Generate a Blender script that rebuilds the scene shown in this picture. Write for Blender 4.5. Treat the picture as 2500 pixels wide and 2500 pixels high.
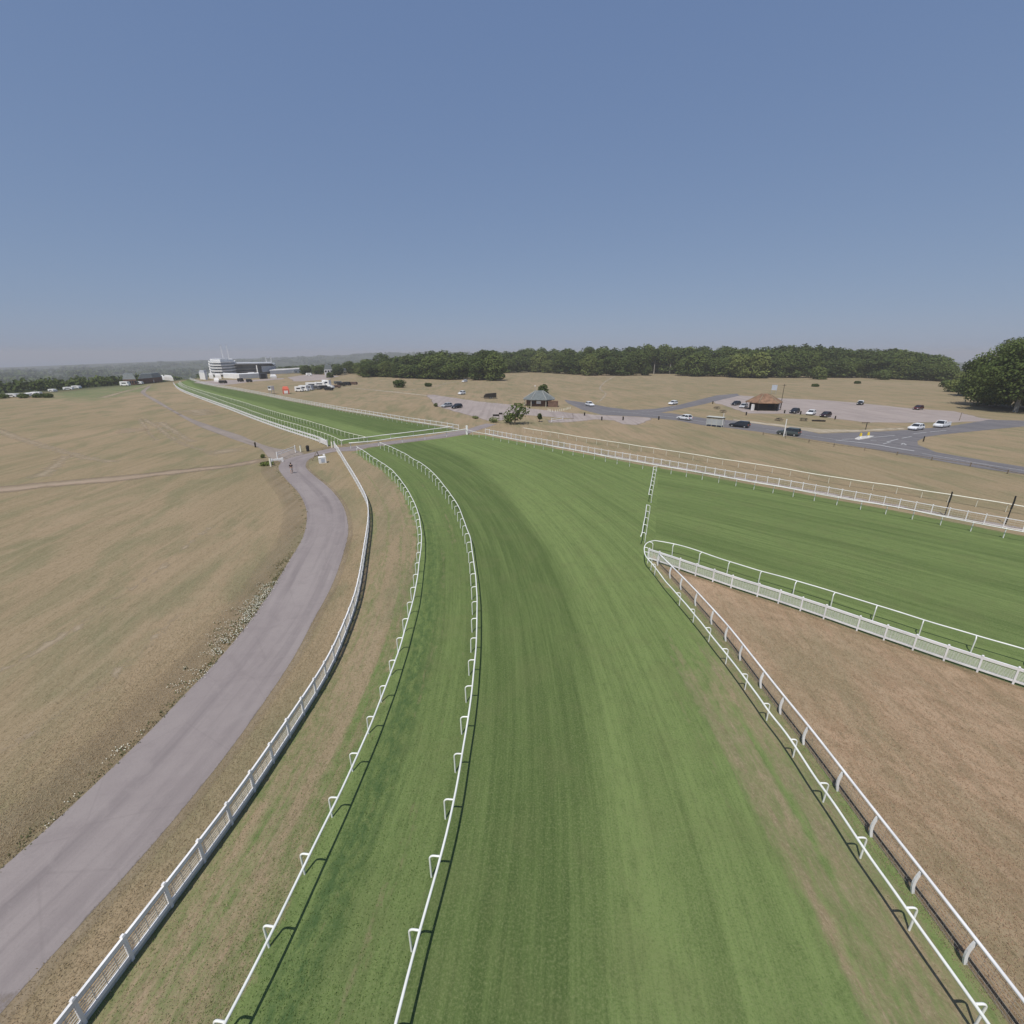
import bpy, bmesh, math, random
import numpy as np
from mathutils import Vector, Matrix, Euler
from mathutils.geometry import delaunay_2d_cdt
R = math.radians
scene = bpy.context.scene
col = scene.collection
for o in list(bpy.data.objects): bpy.data.objects.remove(o)
# ------------------------------------------------------------------ camera
FPX, PITCH, CAM_H = 1130.0, R(19.0), 18.0          # focal length in photo pixels (2500 wide)
cd = bpy.data.cameras.new('camera'); cam = bpy.data.objects.new('camera', cd); col.objects.link(cam)
cam.location = (0, 0, CAM_H); cam.rotation_euler = (R(90) - PITCH, 0, 0)
cd.sensor_width = 36; cd.lens = 36 * FPX / 2500; cd.clip_start = .1; cd.clip_end = 80000
scene.camera = cam
# ------------------------------------------------------------------ light
SUN_EL, SHADOW_AZ = 61.0, 24.0
world = bpy.data.worlds.new('World'); scene.world = world; world.use_nodes = True
wn = world.node_tree; wn.nodes.clear()
sky = wn.nodes.new('ShaderNodeTexSky'); sky.sky_type = 'NISHITA'; sky.sun_disc = False
sky.sun_elevation = R(SUN_EL); sky.sun_rotation = R(SHADOW_AZ + 180)
sky.altitude = 150; sky.air_density = 1.0; sky.dust_density = .4; sky.ozone_density = 1.0
bg = wn.nodes.new('ShaderNodeBackground'); bg.inputs['Strength'].default_value = .12
hs = wn.nodes.new('ShaderNodeHueSaturation'); hs.inputs['Saturation'].default_value = .8
wo = wn.nodes.new('ShaderNodeOutputWorld')
wn.links.new(sky.outputs[0], hs.inputs['Color']); sep = wn.nodes.new('ShaderNodeSeparateColor'); cmb = wn.nodes.new('ShaderNodeCombineColor'); wn.links.new(hs.outputs[0], sep.inputs[0])
for i_, (pw_, k_) in enumerate(((.50, .935), (.41, 1.325), (.27, 2.37))):        # milder contrast of the clear sky, as the camera rendered it
    m1_ = wn.nodes.new('ShaderNodeMath'); m1_.operation = 'POWER'; m1_.inputs[1].default_value = pw_; m2_ = wn.nodes.new('ShaderNodeMath'); m2_.operation = 'MULTIPLY'; m2_.inputs[1].default_value = k_
    wn.links.new(sep.outputs[i_], m1_.inputs[0]); wn.links.new(m1_.outputs[0], m2_.inputs[0]); wn.links.new(m2_.outputs[0], cmb.inputs[i_])
wn.links.new(cmb.outputs[0], bg.inputs[0]); wn.links.new(bg.outputs[0], wo.inputs[0])
sd = bpy.data.lights.new('sun', 'SUN'); sd.energy = 4.0; sd.angle = R(.6); sd.color = (1, .955, .89)
sun = bpy.data.objects.new('sun', sd); col.objects.link(sun)
_d = Vector((math.sin(R(SHADOW_AZ)) * math.cos(R(SUN_EL)), math.cos(R(SHADOW_AZ)) * math.cos(R(SUN_EL)), -math.sin(R(SUN_EL))))
sun.rotation_euler = _d.to_track_quat('-Z', 'Y').to_euler(); sun.location = (0, -40, 80)
scene.view_settings.view_transform = 'Standard'; scene.view_settings.look = 'None'
scene.view_settings.exposure = 0.0; scene.view_settings.gamma = 1.0
try:
    scene.cycles.volume_bounces = 1; scene.cycles.max_bounces = 6; scene.cycles.volume_step_rate = 1
except Exception: pass
random.seed(7); rng = np.random.default_rng(7)
CP, SP = math.cos(PITCH), math.sin(PITCH)

def at(x, y, z=0.0):
    """photo pixel -> world point on the level z"""
    u, v = (x - 1250) / FPX, (y - 1250) / FPX
    dz = -(v * CP + SP); t = (z - CAM_H) / dz
    return Vector((u * t, (CP - v * SP) * t, z))
def at_t(x, y, h=0.):
    """photo pixel -> point on the terrain (the land falls away beyond the fields)"""
    q = at(x, y, -400.); o = Vector((0, 0, CAM_H)); d = (q - o).normalized(); s = 20.
    while s < 6000 and (o + d * s).z > float(terrain((o + d * s).x, (o + d * s).y)) + h: s += 1.0
    return o + d * s
def zat(p, py):
    v = (py - 1250) / FPX
    return CAM_H - p[1] * (v * CP + SP) / (CP - v * SP)
def pxm(p):                                        # photo pixels per metre at a world point
    return FPX / (p[1] * CP + (CAM_H - p[2]) * SP)
def ss(a, b, x):
    t = np.clip((x - a) / (b - a), 0, 1); return t * t * (3 - 2 * t)

# ------------------------------------------------------------------ materials
def new_mat(name):
    m = bpy.data.materials.new(name); m.use_nodes = True
    nt = m.node_tree; b = nt.nodes['Principled BSDF']; b.inputs['Specular IOR Level'].default_value = .2
    return m, nt, b
def N(nt, t, **kw):
    n = nt.nodes.new(t)
    for k, v in kw.items():
        if k.startswith('i_'): n.inputs[k[2:]].default_value = v
        else: setattr(n, k, v)
    return n
def noise(nt, vec, scale, detail=4, rough=.6, dist=0):
    n = N(nt, 'ShaderNodeTexNoise'); n.inputs['Scale'].default_value = scale; n.inputs['Detail'].default_value = detail
    n.inputs['Roughness'].default_value = rough; n.inputs['Distortion'].default_value = dist
    nt.links.new(vec, n.inputs['Vector']); return n.outputs['Fac']
def mathn(nt, op, a, b=None, clamp=False):
    n = N(nt, 'ShaderNodeMath', operation=op); n.use_clamp = clamp
    for i, q in enumerate((a, b)):
        if q is None: continue
        if isinstance(q, (int, float)): n.inputs[i].default_value = q
        else: nt.links.new(q, n.inputs[i])
    return n.outputs[0]
def rng_map(nt, v, a, b, c=0., d=1.):
    n = N(nt, 'ShaderNodeMapRange'); n.clamp = True
    nt.links.new(v, n.inputs[0])
    for i, q in enumerate((a, b, c, d)): n.inputs[i + 1].default_value = q
    return n.outputs[0]
def mixc(nt, fac, a, b, mode='MIX'):
    n = N(nt, 'ShaderNodeMix', data_type='RGBA', blend_type=mode)
    if isinstance(fac, (int, float)): n.inputs[0].default_value = fac
    else: nt.links.new(fac, n.inputs[0])
    for i, q in ((6, a), (7, b)):
        if isinstance(q, tuple): n.inputs[i].default_value = (*q[:3], 1)
        else: nt.links.new(q, n.inputs[i])
    return n.outputs[2]
def vscale(nt, vec, s, rot=0.):
    if rot:
        q = N(nt, 'ShaderNodeMapping'); q.inputs['Rotation'].default_value = (0, 0, rot); nt.links.new(vec, q.inputs['Vector']); vec = q.outputs[0]
    n = N(nt, 'ShaderNodeMapping'); n.inputs['Scale'].default_value = s
    nt.links.new(vec, n.inputs['Vector']); return n.outputs[0]
def bump(nt, b, h, strength, dist):
    n = N(nt, 'ShaderNodeBump'); n.inputs['Strength'].default_value = strength; n.inputs['Distance'].default_value = dist
    nt.links.new(h, n.inputs['Height']); nt.links.new(n.outputs[0], b.inputs['Normal'])
def plain(name, c, rough=.6, var=.12, scale=2.0, metal=0., spec=.3):
    m, nt, b = new_mat(name); b.inputs['Roughness'].default_value = rough; b.inputs['Metallic'].default_value = metal
    b.inputs['Specular IOR Level'].default_value = spec
    pos = N(nt, 'ShaderNodeNewGeometry').outputs['Position']
    f = noise(nt, pos, scale, 4)
    f = rng_map(nt, f, .3, .7)
    lo = tuple(q * (1 - var) for q in c); hi = tuple(min(1, q * (1 + var)) for q in c)
    nt.links.new(mixc(nt, f, lo, hi), b.inputs['Base Color'])
    return m

TAN_A, TAN_B, TAN_C = (.254, .202, .121), (.310, .234, .150), (.182, .173, .096)
def dry_colour(nt, pos, rot=1.40, red=0.):
    """parched downland: tan straw, redder bare patches, olive hollows, faint mowing streaks"""
    big = noise(nt, vscale(nt, pos, (.012, .022, 1), rot), 1, 6, .62, .8)
    mid = noise(nt, vscale(nt, pos, (.07, .20, 1), rot), 1, 6, .65, .6)
    streak = noise(nt, vscale(nt, pos, (.05, 1.1, 1), rot + .12), 1, 5, .65, .3)
    fine = noise(nt, vscale(nt, pos, (1.5, 3.4, 1), rot), 1, 6, .75)
    tuft = noise(nt, vscale(nt, pos, (6, 9, 7), rot), 1, 5, .8)
    c = mixc(nt, rng_map(nt, big, .40, .60), TAN_A, TAN_B)
    if red: c = mixc(nt, red, c, mixc(nt, rng_map(nt, noise(nt, vscale(nt, pos, (.35, .8, 1), rot - .5), 1, 5, .7, 1.5), .42, .58), (.325, .210, .134), (.455, .310, .208)))
    c = mixc(nt, rng_map(nt, mid, .46, .62, 0, .80 - .5 * red), c, TAN_C)
    c = mixc(nt, rng_map(nt, streak, .50, .66, 0, .38), c, (.330, .262, .172))
    c = mixc(nt, rng_map(nt, streak, .48, .36, 0, .32), c, (.180, .150, .090))
    c = mixc(nt, rng_map(nt, fine, .50, .68, 0, .65), c, (.150, .120, .068))
    c = mixc(nt, rng_map(nt, tuft, .52, .66, 0, .55), c, (.37, .30, .20))
    c = mixc(nt, rng_map(nt, tuft, .46, .34, 0, .55), c, (.105, .090, .052))
    h = mathn(nt, 'ADD', fine, tuft)
    return c, h, mid, fine, tuft

def feather(nt, sh, lo=.0, hi=1., top=1.):
    """ragged soft edge: the sheet fades out where its 'edge' distance runs to zero"""
    pos = N(nt, 'ShaderNodeNewGeometry').outputs['Position']; e = N(nt, 'ShaderNodeAttribute'); e.attribute_name = 'edge'
    n = mathn(nt, 'ADD', noise(nt, vscale(nt, pos, (.9, .9, .9)), 1, 6, .75), mathn(nt, 'MULTIPLY', noise(nt, vscale(nt, pos, (.11, .11, .11)), 1, 3, .6), .5))
    f = rng_map(nt, mathn(nt, 'ADD', mathn(nt, 'MULTIPLY', e.outputs['Fac'], 1.), mathn(nt, 'SUBTRACT', n, .75)), lo, hi, 0, top)
    t = N(nt, 'ShaderNodeBsdfTransparent'); x = N(nt, 'ShaderNodeMixShader'); nt.links.new(f, x.inputs[0]); nt.links.new(t.outputs[0], x.inputs[1]); nt.links.new(sh, x.inputs[2])
    nt.links.new(x.outputs[0], nt.nodes['Material Output'].inputs['Surface'])
def ground_mat():
    m, nt, b = new_mat('dry_downland'); b.inputs['Roughness'].default_value = .95; b.inputs['Specular IOR Level'].default_value = .05
    pos = N(nt, 'ShaderNodeNewGeometry').outputs['Position']
    c, h, mid, fine, tuft = dry_colour(nt, pos)
    at_ = N(nt, 'ShaderNodeAttribute'); at_.attribute_name = 'wild'
    g = N(nt, 'ShaderNodeAttribute'); g.attribute_name = 'green'
    w1 = noise(nt, vscale(nt, pos, (.02, .02, .02)), 1, 5, .7)
    fo = mixc(nt, rng_map(nt, w1, .4, .62), (.035, .048, .024), (.075, .085, .042))
    c = mixc(nt, mathn(nt, 'MULTIPLY', g.outputs['Fac'], rng_map(nt, mid, .3, .6, .4, 1)), c, (.15, .172, .085))
    c = mixc(nt, at_.outputs['Fac'], c, fo)
    nt.links.new(c, b.inputs['Base Color']); bump(nt, b, h, .5, .06)
    return m
def bare_mat():
    m, nt, b = new_mat('bare_red_downland'); b.inputs['Roughness'].default_value = .95; b.inputs['Specular IOR Level'].default_value = .05
    pos = N(nt, 'ShaderNodeNewGeometry').outputs['Position']; c, h, mid, fine, tuft = dry_colour(nt, pos, 1.62, .62)
    nt.links.new(c, b.inputs['Base Color']); bump(nt, b, h, .6, .08); feather(nt, b.outputs[0], -.1, .9); return m
def turf_mat():
    """track turf; 'lush' 0 = parched, 1 = watered green; 'mow' -1..1 = lie of the mown grass"""
    m, nt, b = new_mat('race_turf'); b.inputs['Roughness'].default_value = .9; b.inputs['Specular IOR Level'].default_value = .08
    pos = N(nt, 'ShaderNodeNewGeometry').outputs['Position']
    c, h, mid, fine, tuft = dry_colour(nt, pos)
    uv = N(nt, 'ShaderNodeUVMap'); uv.uv_map = 'along'
    lush = N(nt, 'ShaderNodeAttribute'); lush.attribute_name = 'lush'
    mow = N(nt, 'ShaderNodeAttribute'); mow.attribute_name = 'mow'
    rank = N(nt, 'ShaderNodeAttribute'); rank.attribute_name = 'rank'
    band = noise(nt, vscale(nt, uv.outputs[0], (1.1, .035, 1)), 1, 5, .7, .15)        # wheel and mower lines
    line = noise(nt, vscale(nt, uv.outputs[0], (4.5, .08, 1)), 1, 4, .7, .1)
    clump = noise(nt, vscale(nt, uv.outputs[0], (2.4, 1.1, 1)), 1, 6, .72, .4)
    blade = noise(nt, vscale(nt, pos, (13, 13, 13)), 1, 5, .8)
    blotch = noise(nt, vscale(nt, pos, (.35, .35, 1)), 1, 4, .6, .5)
    mf = mathn(nt, 'ADD', mow.outputs['Fac'], mathn(nt, 'MULTIPLY', mathn(nt, 'SUBTRACT', band, .5), 3.9))
    mf = mathn(nt, 'ADD', mf, mathn(nt, 'MULTIPLY', mathn(nt, 'SUBTRACT', line, .5), 3.1))
    green = mixc(nt, rng_map(nt, mf, -1.1, 1.1), (.072, .109, .033), (.166, .222, .075))
    green = mixc(nt, rng_map(nt, clump, .50, .68, 0, .38), green, (.058, .088, .028))
    green = mixc(nt, rng_map(nt, blade, .48, .64, 0, .55), green, (.205, .230, .100))
    green = mixc(nt, rng_map(nt, blade, .46, .34, 0, .5), green, (.055, .080, .026))
    green = mixc(nt, rng_map(nt, blotch, .50, .64, 0, .25), green, (.135, .150, .062))
    rk = mathn(nt, 'MULTIPLY', rank.outputs['Fac'], rng_map(nt, clump, .40, .58))
    green = mixc(nt, rk, green, (.050, .094, .034))
    n1 = mathn(nt, 'MULTIPLY', mathn(nt, 'SUBTRACT', clump, .5), 1.5)
    n2 = mathn(nt, 'MULTIPLY', mathn(nt, 'SUBTRACT', band, .5), 2.4)
    n3 = mathn(nt, 'MULTIPLY', mathn(nt, 'SUBTRACT', blade, .5), 1.0)
    f = mathn(nt, 'ADD', mathn(nt, 'ADD', lush.outputs['Fac'], n1), mathn(nt, 'ADD', n2, n3))
    f = rng_map(nt, f, .12, .80)
    nt.links.new(mixc(nt, f, c, green), b.inputs['Base Color'])
    bump(nt, b, mathn(nt, 'ADD', blade, clump), .55, .05)
    return m
def tarmac_mat(name, base, light, dark, gravel=.25, soft=None):
    m, nt, b = new_mat(name); b.inputs['Roughness'].default_value = .9; b.inputs['Specular IOR Level'].default_value = .15
    pos = N(nt, 'ShaderNodeNewGeometry').outputs['Position']
    a = noise(nt, vscale(nt, pos, (.10, .10, 1)), 1, 5, .6, .5)
    uvn = N(nt, 'ShaderNodeUVMap'); uvn.uv_map = 'along'
    st = noise(nt, vscale(nt, uvn.outputs[0], (.9, .03, 1)), 1, 4, .6, .2)
    f = noise(nt, vscale(nt, pos, (14, 14, 14)), 1, 3, .8)
    p = noise(nt, vscale(nt, pos, (.8, .8, 1)), 1, 6, .7, .8)
    c = mixc(nt, rng_map(nt, a, .35, .65), base, light)
    c = mixc(nt, rng_map(nt, st, .46, .64, 0, .85), c, dark)
    c = mixc(nt, rng_map(nt, p, .52, .66, 0, .3), c, dark)
    c = mixc(nt, rng_map(nt, p, .48, .36, 0, .45), c, light)
    ck = N(nt, 'ShaderNodeTexVoronoi', feature='DISTANCE_TO_EDGE'); ck.inputs['Scale'].default_value = .22; nt.links.new(vscale(nt, pos, (1, 1, 1), .4), ck.inputs['Vector']) if gravel < .3 else None
    if gravel < .3: c = mixc(nt, rng_map(nt, ck.outputs['Distance'], .012, .002, 0, .13), c, tuple(q * .6 for q in base))
    c = mixc(nt, rng_map(nt, f, .5, .8, 0, gravel), c, tuple(q * .55 for q in base))
    nt.links.new(c, b.inputs['Base Color']); bump(nt, b, f, .25, .02)
    if soft: feather(nt, b.outputs[0], *soft)
    return m
def leaf_mat(name, c1, c2, trans=.25):
    m, nt, b = new_mat(name); nt.nodes.remove(b)
    tint = N(nt, 'ShaderNodeAttribute'); tint.attribute_name = 'tint'
    oi = N(nt, 'ShaderNodeObjectInfo')
    f = mathn(nt, 'ADD', mathn(nt, 'MULTIPLY', tint.outputs['Fac'], .62), mathn(nt, 'MULTIPLY', oi.outputs['Random'], .55))
    c = mixc(nt, f, c1, c2)
    d = N(nt, 'ShaderNodeBsdfDiffuse'); t = N(nt, 'ShaderNodeBsdfTranslucent'); x = N(nt, 'ShaderNodeMixShader'); x.inputs[0].default_value = trans
    nt.links.new(c, d.inputs[0]); nt.links.new(c, t.inputs[0]); nt.links.new(d.outputs[0], x.inputs[1]); nt.links.new(t.outputs[0], x.inputs[2])
    nt.links.new(x.outputs[0], nt.nodes['Material Output'].inputs['Surface'])
    return m
M = dict(
    ground=ground_mat(), turf=turf_mat(),
    tarmac=tarmac_mat('worn_tarmac', (.240, .207, .200), (.285, .250, .238), (.198, .172, .168), .25, (-.22, .10)),
    road=tarmac_mat('road_asphalt', (.150, .142, .146), (.185, .172, .172), (.115, .112, .118)),
    gravel=tarmac_mat('pale_gravel', (.300, .255, .235), (.360, .305, .275), (.255, .215, .195), .35, (-.1, .5)), bare=bare_mat(),
    worn=tarmac_mat('worn_grass', (.370, .298, .205), (.42, .34, .24), (.31, .25, .165), .4, (-.3, 1.2, .75)), lip=tarmac_mat('dusty_edge', (.30, .235, .155), (.36, .29, .2), (.22, .175, .11), .4, (-.2, 1.2, .8)), sidepath=tarmac_mat('dusty_path', (.235, .200, .172), (.285, .240, .205), (.195, .165, .145), .25, (-.25, .2)), dirt=tarmac_mat('trodden_earth', (.300, .225, .160), (.345, .265, .195), (.225, .185, .125), .35, (-.15, .85)),
    chalk=tarmac_mat('chalk_track', (.37, .31, .23), (.43, .37, .28), (.29, .24, .165), .3, (-.15, .9)),
    white=plain('white_plastic', (.74, .745, .70), .4, .12, .7), warmwhite=plain('cream_plastic', (.72, .70, .58), .45, .07, 1.0),
    board=plain('white_painted_wood', (.74, .73, .72), .55, .14, .8), wire=plain('galvanised_wire', (.52, .52, .47), .5, .1, 3),
    net=plain('grey_netting', (.22, .22, .20), .8, .15, 3),
    kick=plain('kick_board_paint', (.46, .47, .43), .7, .12, 1.0), line=plain('road_paint', (.42, .42, .41), .7, .22, 1.2),
    wood=plain('weathered_timber', (.20, .16, .115), .85, .3, 3), darkwood=plain('dark_creosoted_wood', (.028, .024, .020), .8, .3, 2),
    bark=plain('bark', (.10, .080, .058), .95, .35, 2), palebark=plain('pale_bark', (.30, .28, .24), .95, .3, 2),
    slate=plain('grey_slate', (.135, .150, .148), .75, .22, 1.6), slate2=plain('slate_hip', (.30, .30, .28), .8, .15, 1.6),
    tile=plain('mossy_red_tiles', (.205, .122, .076), .85, .4, .9), tile2=plain('lichened_tiles', (.24, .20, .13), .85, .3, .9),
    glass=plain('dark_glass', (.022, .026, .032), .12, .2, 1, 0, .5), glazing=plain('grandstand_glazing', (.34, .36, .37), .4, .3, .15, 0, .3),
    tyre=plain('black_rubber', (.02, .02, .02), .85), concrete=plain('pale_concrete', (.50, .48, .45), .85, .12, .4),
    whitewall=plain('white_render', (.78, .77, .75), .7, .06, .3), metal=plain('grey_steel', (.35, .36, .37), .45, .1, 2, .3),
    darkmetal=plain('black_painted_steel', (.025, .025, .027), .5), yellow=plain('yellow_plastic', (.75, .55, .06), .5),
    screen=plain('dark_screen', (.12, .122, .124), .6, .3, .2), canvas=plain('white_canvas', (.74, .73, .71), .8, .06, .6),
    red=plain('red_canvas', (.58, .13, .08), .7, .15, .5), roofgrey=plain('grey_metal_roof', (.42, .43, .45), .6, .1, .3),
    brick=plain('brown_brick', (.16, .10, .075), .9, .25, 1), steelblue=plain('blue_grey_sheet', (.42, .46, .52), .6, .08, .5),
    cream=plain('cream_render', (.62, .58, .42), .8, .1, .4), straw=plain('dry_seed_heads', (.36, .29, .18), .9, .3, 4),
    weed=leaf_mat('weed_leaves', (.13, .14, .07), (.27, .24, .13)), flower=plain('white_petals', (.70, .69, .58), .8, .1, 5),
    leaf_dark=leaf_mat('dark_leaves', (.036, .058, .020), (.118, .150, .048)),
    leaf_mid=leaf_mat('green_leaves', (.046, .074, .023), (.150, .188, .058)),
    leaf_light=leaf_mat('pale_green_leaves', (.070, .100, .028), (.215, .245, .080)),
    shirt=plain('black_cloth', (.02, .02, .024), .9), shorts=plain('pale_cloth', (.5, .48, .45), .9), skin=plain('skin', (.45, .28, .2), .6),
    hair=plain('brown_hair', (.05, .035, .025), .8),
)
PAINT = {}
def paint(name, c, rough=.3):
    if name not in PAINT: PAINT[name] = plain(name, c, rough, .04, .5, .0, .5)
    return PAINT[name]

# ------------------------------------------------------------------ mesh helpers
class MB:
    def __init__(s): s.v = []; s.f = []
    def add(s, v, f):
        k = len(s.v); s.v += [tuple(q) for q in v]; s.f += [tuple(i + k for i in q) for q in f]; return s
    def box(s, c, d, rz=0., taper=1.):
        x, y, z = (q / 2 for q in d); m = Matrix.Rotation(rz, 3, 'Z'); c = Vector(c); vs = []
        for sz, k in ((-1, 1.), (1, taper)):
            for sx, sy in ((-1, -1), (1, -1), (1, 1), (-1, 1)): vs.append(c + m @ Vector((sx * x * k, sy * y * k, sz * z)))
        return s.add(vs, [(3, 2, 1, 0), (4, 5, 6, 7), (0, 1, 5, 4), (1, 2, 6, 5), (2, 3, 7, 6), (3, 0, 4, 7)])
    def tube(s, pts, r, n=6, caps=True):
        pts = [Vector(p) for p in pts]; rs = r if isinstance(r, (list, tuple)) else [r] * len(pts); vs = []; a = None
        for i, p in enumerate(pts):
            t = (pts[min(i + 1, len(pts) - 1)] - pts[max(i - 1, 0)]).normalized()
            if a is None: a = t.cross(Vector((0, 0, 1)) if abs(t.z) < .9 else Vector((0, 1, 0)))
            a = (a - t * a.dot(t)).normalized(); b = t.cross(a)
            for k in range(n):
                w = 2 * math.pi * k / n; vs.append(p + (a * math.cos(w) + b * math.sin(w)) * rs[i])
        fs = [(i * n + k, i * n + (k + 1) % n, (i + 1) * n + (k + 1) % n, (i + 1) * n + k) for i in range(len(pts) - 1) for k in range(n)]
        if caps: fs += [tuple(range(n))[::-1], tuple((len(pts) - 1) * n + k for k in range(n))]
        return s.add(vs, fs)
    def ribbon_box(s, pts, w, z0, z1):
        """a board of thickness w following pts (x, y) from z0 to z1"""
        n = len(pts); vs = []
        for i, p in enumerate(pts):
            t = (Vector(pts[min(i + 1, n - 1)][:2]) - Vector(pts[max(i - 1, 0)][:2])).normalized(); q = Vector((-t.y, t.x)) * w / 2
            for sg, z in ((-1, z0), (1, z0), (1, z1), (-1, z1)): vs.append((p[0] + q.x * sg, p[1] + q.y * sg, z))
        fs = [(i * 4 + k, i * 4 + (k + 1) % 4, i * 4 + 4 + (k + 1) % 4, i * 4 + 4 + k) for i in range(n - 1) for k in range(4)]
        return s.add(vs, fs + [(3, 2, 1, 0), tuple((n - 1) * 4 + k for k in range(4))])
    def prism(s, poly, z0, z1, shrink=None):
        n = len(poly); cx = sum(p[0] for p in poly) / n; cy = sum(p[1] for p in poly) / n; k = 1 if shrink is None else shrink
        vs = [(p[0], p[1], z0) for p in poly] + [(cx + (p[0] - cx) * k, cy + (p[1] - cy) * k, z1) for p in poly]
        return s.add(vs, [tuple(range(n))[::-1], tuple(range(n, 2 * n))] + [(i, (i + 1) % n, n + (i + 1) % n, n + i) for i in range(n)])
    def build(s, name, m, parent=None, loc=None, rz=0., smooth=False):
        me = bpy.data.meshes.new(name); me.from_pydata(s.v, [], s.f)
        bm = bmesh.new(); bm.from_mesh(me); bmesh.ops.recalc_face_normals(bm, faces=bm.faces); bm.to_mesh(me); bm.free()
        return link(name, me, m, parent, loc, rz, smooth)
def link(name, me, m, parent=None, loc=None, rz=0., smooth=False):
    if m and not me.materials: me.materials.append(m)
    if smooth: me.polygons.foreach_set('use_smooth', [True] * len(me.polygons))
    o = bpy.data.objects.new(name, me); col.objects.link(o)
    if parent: o.parent = parent
    if loc is not None: o.location = loc
    o.rotation_euler = (0, 0, rz); return o
def tag(o, label=None, cat=None, group=None, kind=None):
    if label: o['label'] = label
    if cat: o['category'] = cat
    if group: o['group'] = group
    if kind: o['kind'] = kind
    return o
def thing(name, label, cat, loc=(0, 0, 0), rz=0., group=None, scale=None):
    o = bpy.data.objects.new(name, None); col.objects.link(o); o.location = loc; o.rotation_euler = (0, 0, rz); o.empty_display_size = .5
    if scale: o.scale = scale
    return tag(o, label, cat, group)
def dup(root, loc, rz, label, group=None, scale=None):
    r = root.copy(); col.objects.link(r); r.location = loc; r.rotation_euler = (0, 0, rz)
    if scale: r.scale = scale
    tag(r, label, None, group)
    for ch in list(root.children):
        c = ch.copy(); col.objects.link(c); c.parent = r
        for g in list(ch.children):
            d = g.copy(); col.objects.link(d); d.parent = c
    return r
def spline(pts, step=1.0):
    """Catmull-Rom through world points, resampled at even arc length"""
    P = [np.array(p[:2], float) for p in pts]; P = [2 * P[0] - P[1]] + P + [2 * P[-1] - P[-2]]; out = []
    for i in range(1, len(P) - 2):
        a, b, c, d = P[i - 1:i + 3]; n = max(4, int(np.linalg.norm(c - b) / .5))
        for k in range(n):
            t = k / n; out.append(.5 * (2 * b + (c - a) * t + (2 * a - 5 * b + 4 * c - d) * t * t + (3 * b - a - 3 * c + d) * t ** 3))
    out.append(P[-2]); out = np.array(out); L = np.r_[0, np.cumsum(np.linalg.norm(np.diff(out, axis=0), axis=1))]
    n = max(2, int(round(L[-1] / step)) + 1); q = np.linspace(0, L[-1], n)
    return np.c_[np.interp(q, L, out[:, 0]), np.interp(q, L, out[:, 1])]
def smooth(c, n=2):
    c = c.copy()
    for _ in range(n): c[1:-1] = .25 * c[:-2] + .5 * c[1:-1] + .25 * c[2:]
    return c
def W(px, z=0.0): return [at(x, y, z) for x, y in px]
def tangents(c):
    t = np.gradient(c, axis=0); return t / np.linalg.norm(t, axis=1)[:, None]
def offset(c, d):
    t = tangents(c); return c + np.c_[t[:, 1], -t[:, 0]] * d                 # + = to the right of travel
def sdist(P, c, ext=50):
    """signed distance (right of travel positive) and arc length of points P to polyline c"""
    a, b = c[:-1], c[1:]; ab = b - a; L = np.r_[0, np.cumsum(np.linalg.norm(ab, axis=1))]
    D = np.full(len(P), 1e9); S = np.zeros(len(P)); G = np.ones(len(P))
    for i in range(len(a)):
        ap = P - a[i]; l2 = ab[i] @ ab[i]; t = np.clip(ap @ ab[i] / l2, 0 if i else -ext, 1 if i < len(a) - 1 else 1 + ext)
        q = ap - t[:, None] * ab[i]; d = np.hypot(q[:, 0], q[:, 1]); cr = ab[i][1] * ap[:, 0] - ab[i][0] * ap[:, 1]
        k = d < D; D[k] = d[k]; S[k] = (L[i] + t * math.sqrt(l2))[k]; G[k] = np.where(cr[k] >= 0, 1, -1)
    return D * G, S
def inside(P, poly):
    x, y = P[:, 0], P[:, 1]; r = np.zeros(len(P), bool); n = len(poly)
    for i in range(n):
        x1, y1 = poly[i]; x2, y2 = poly[(i + 1) % n]
        if y1 == y2: continue
        r ^= ((y1 > y) != (y2 > y)) & (x < (x2 - x1) * (y - y1) / (y2 - y1) + x1)
    return r
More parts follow.
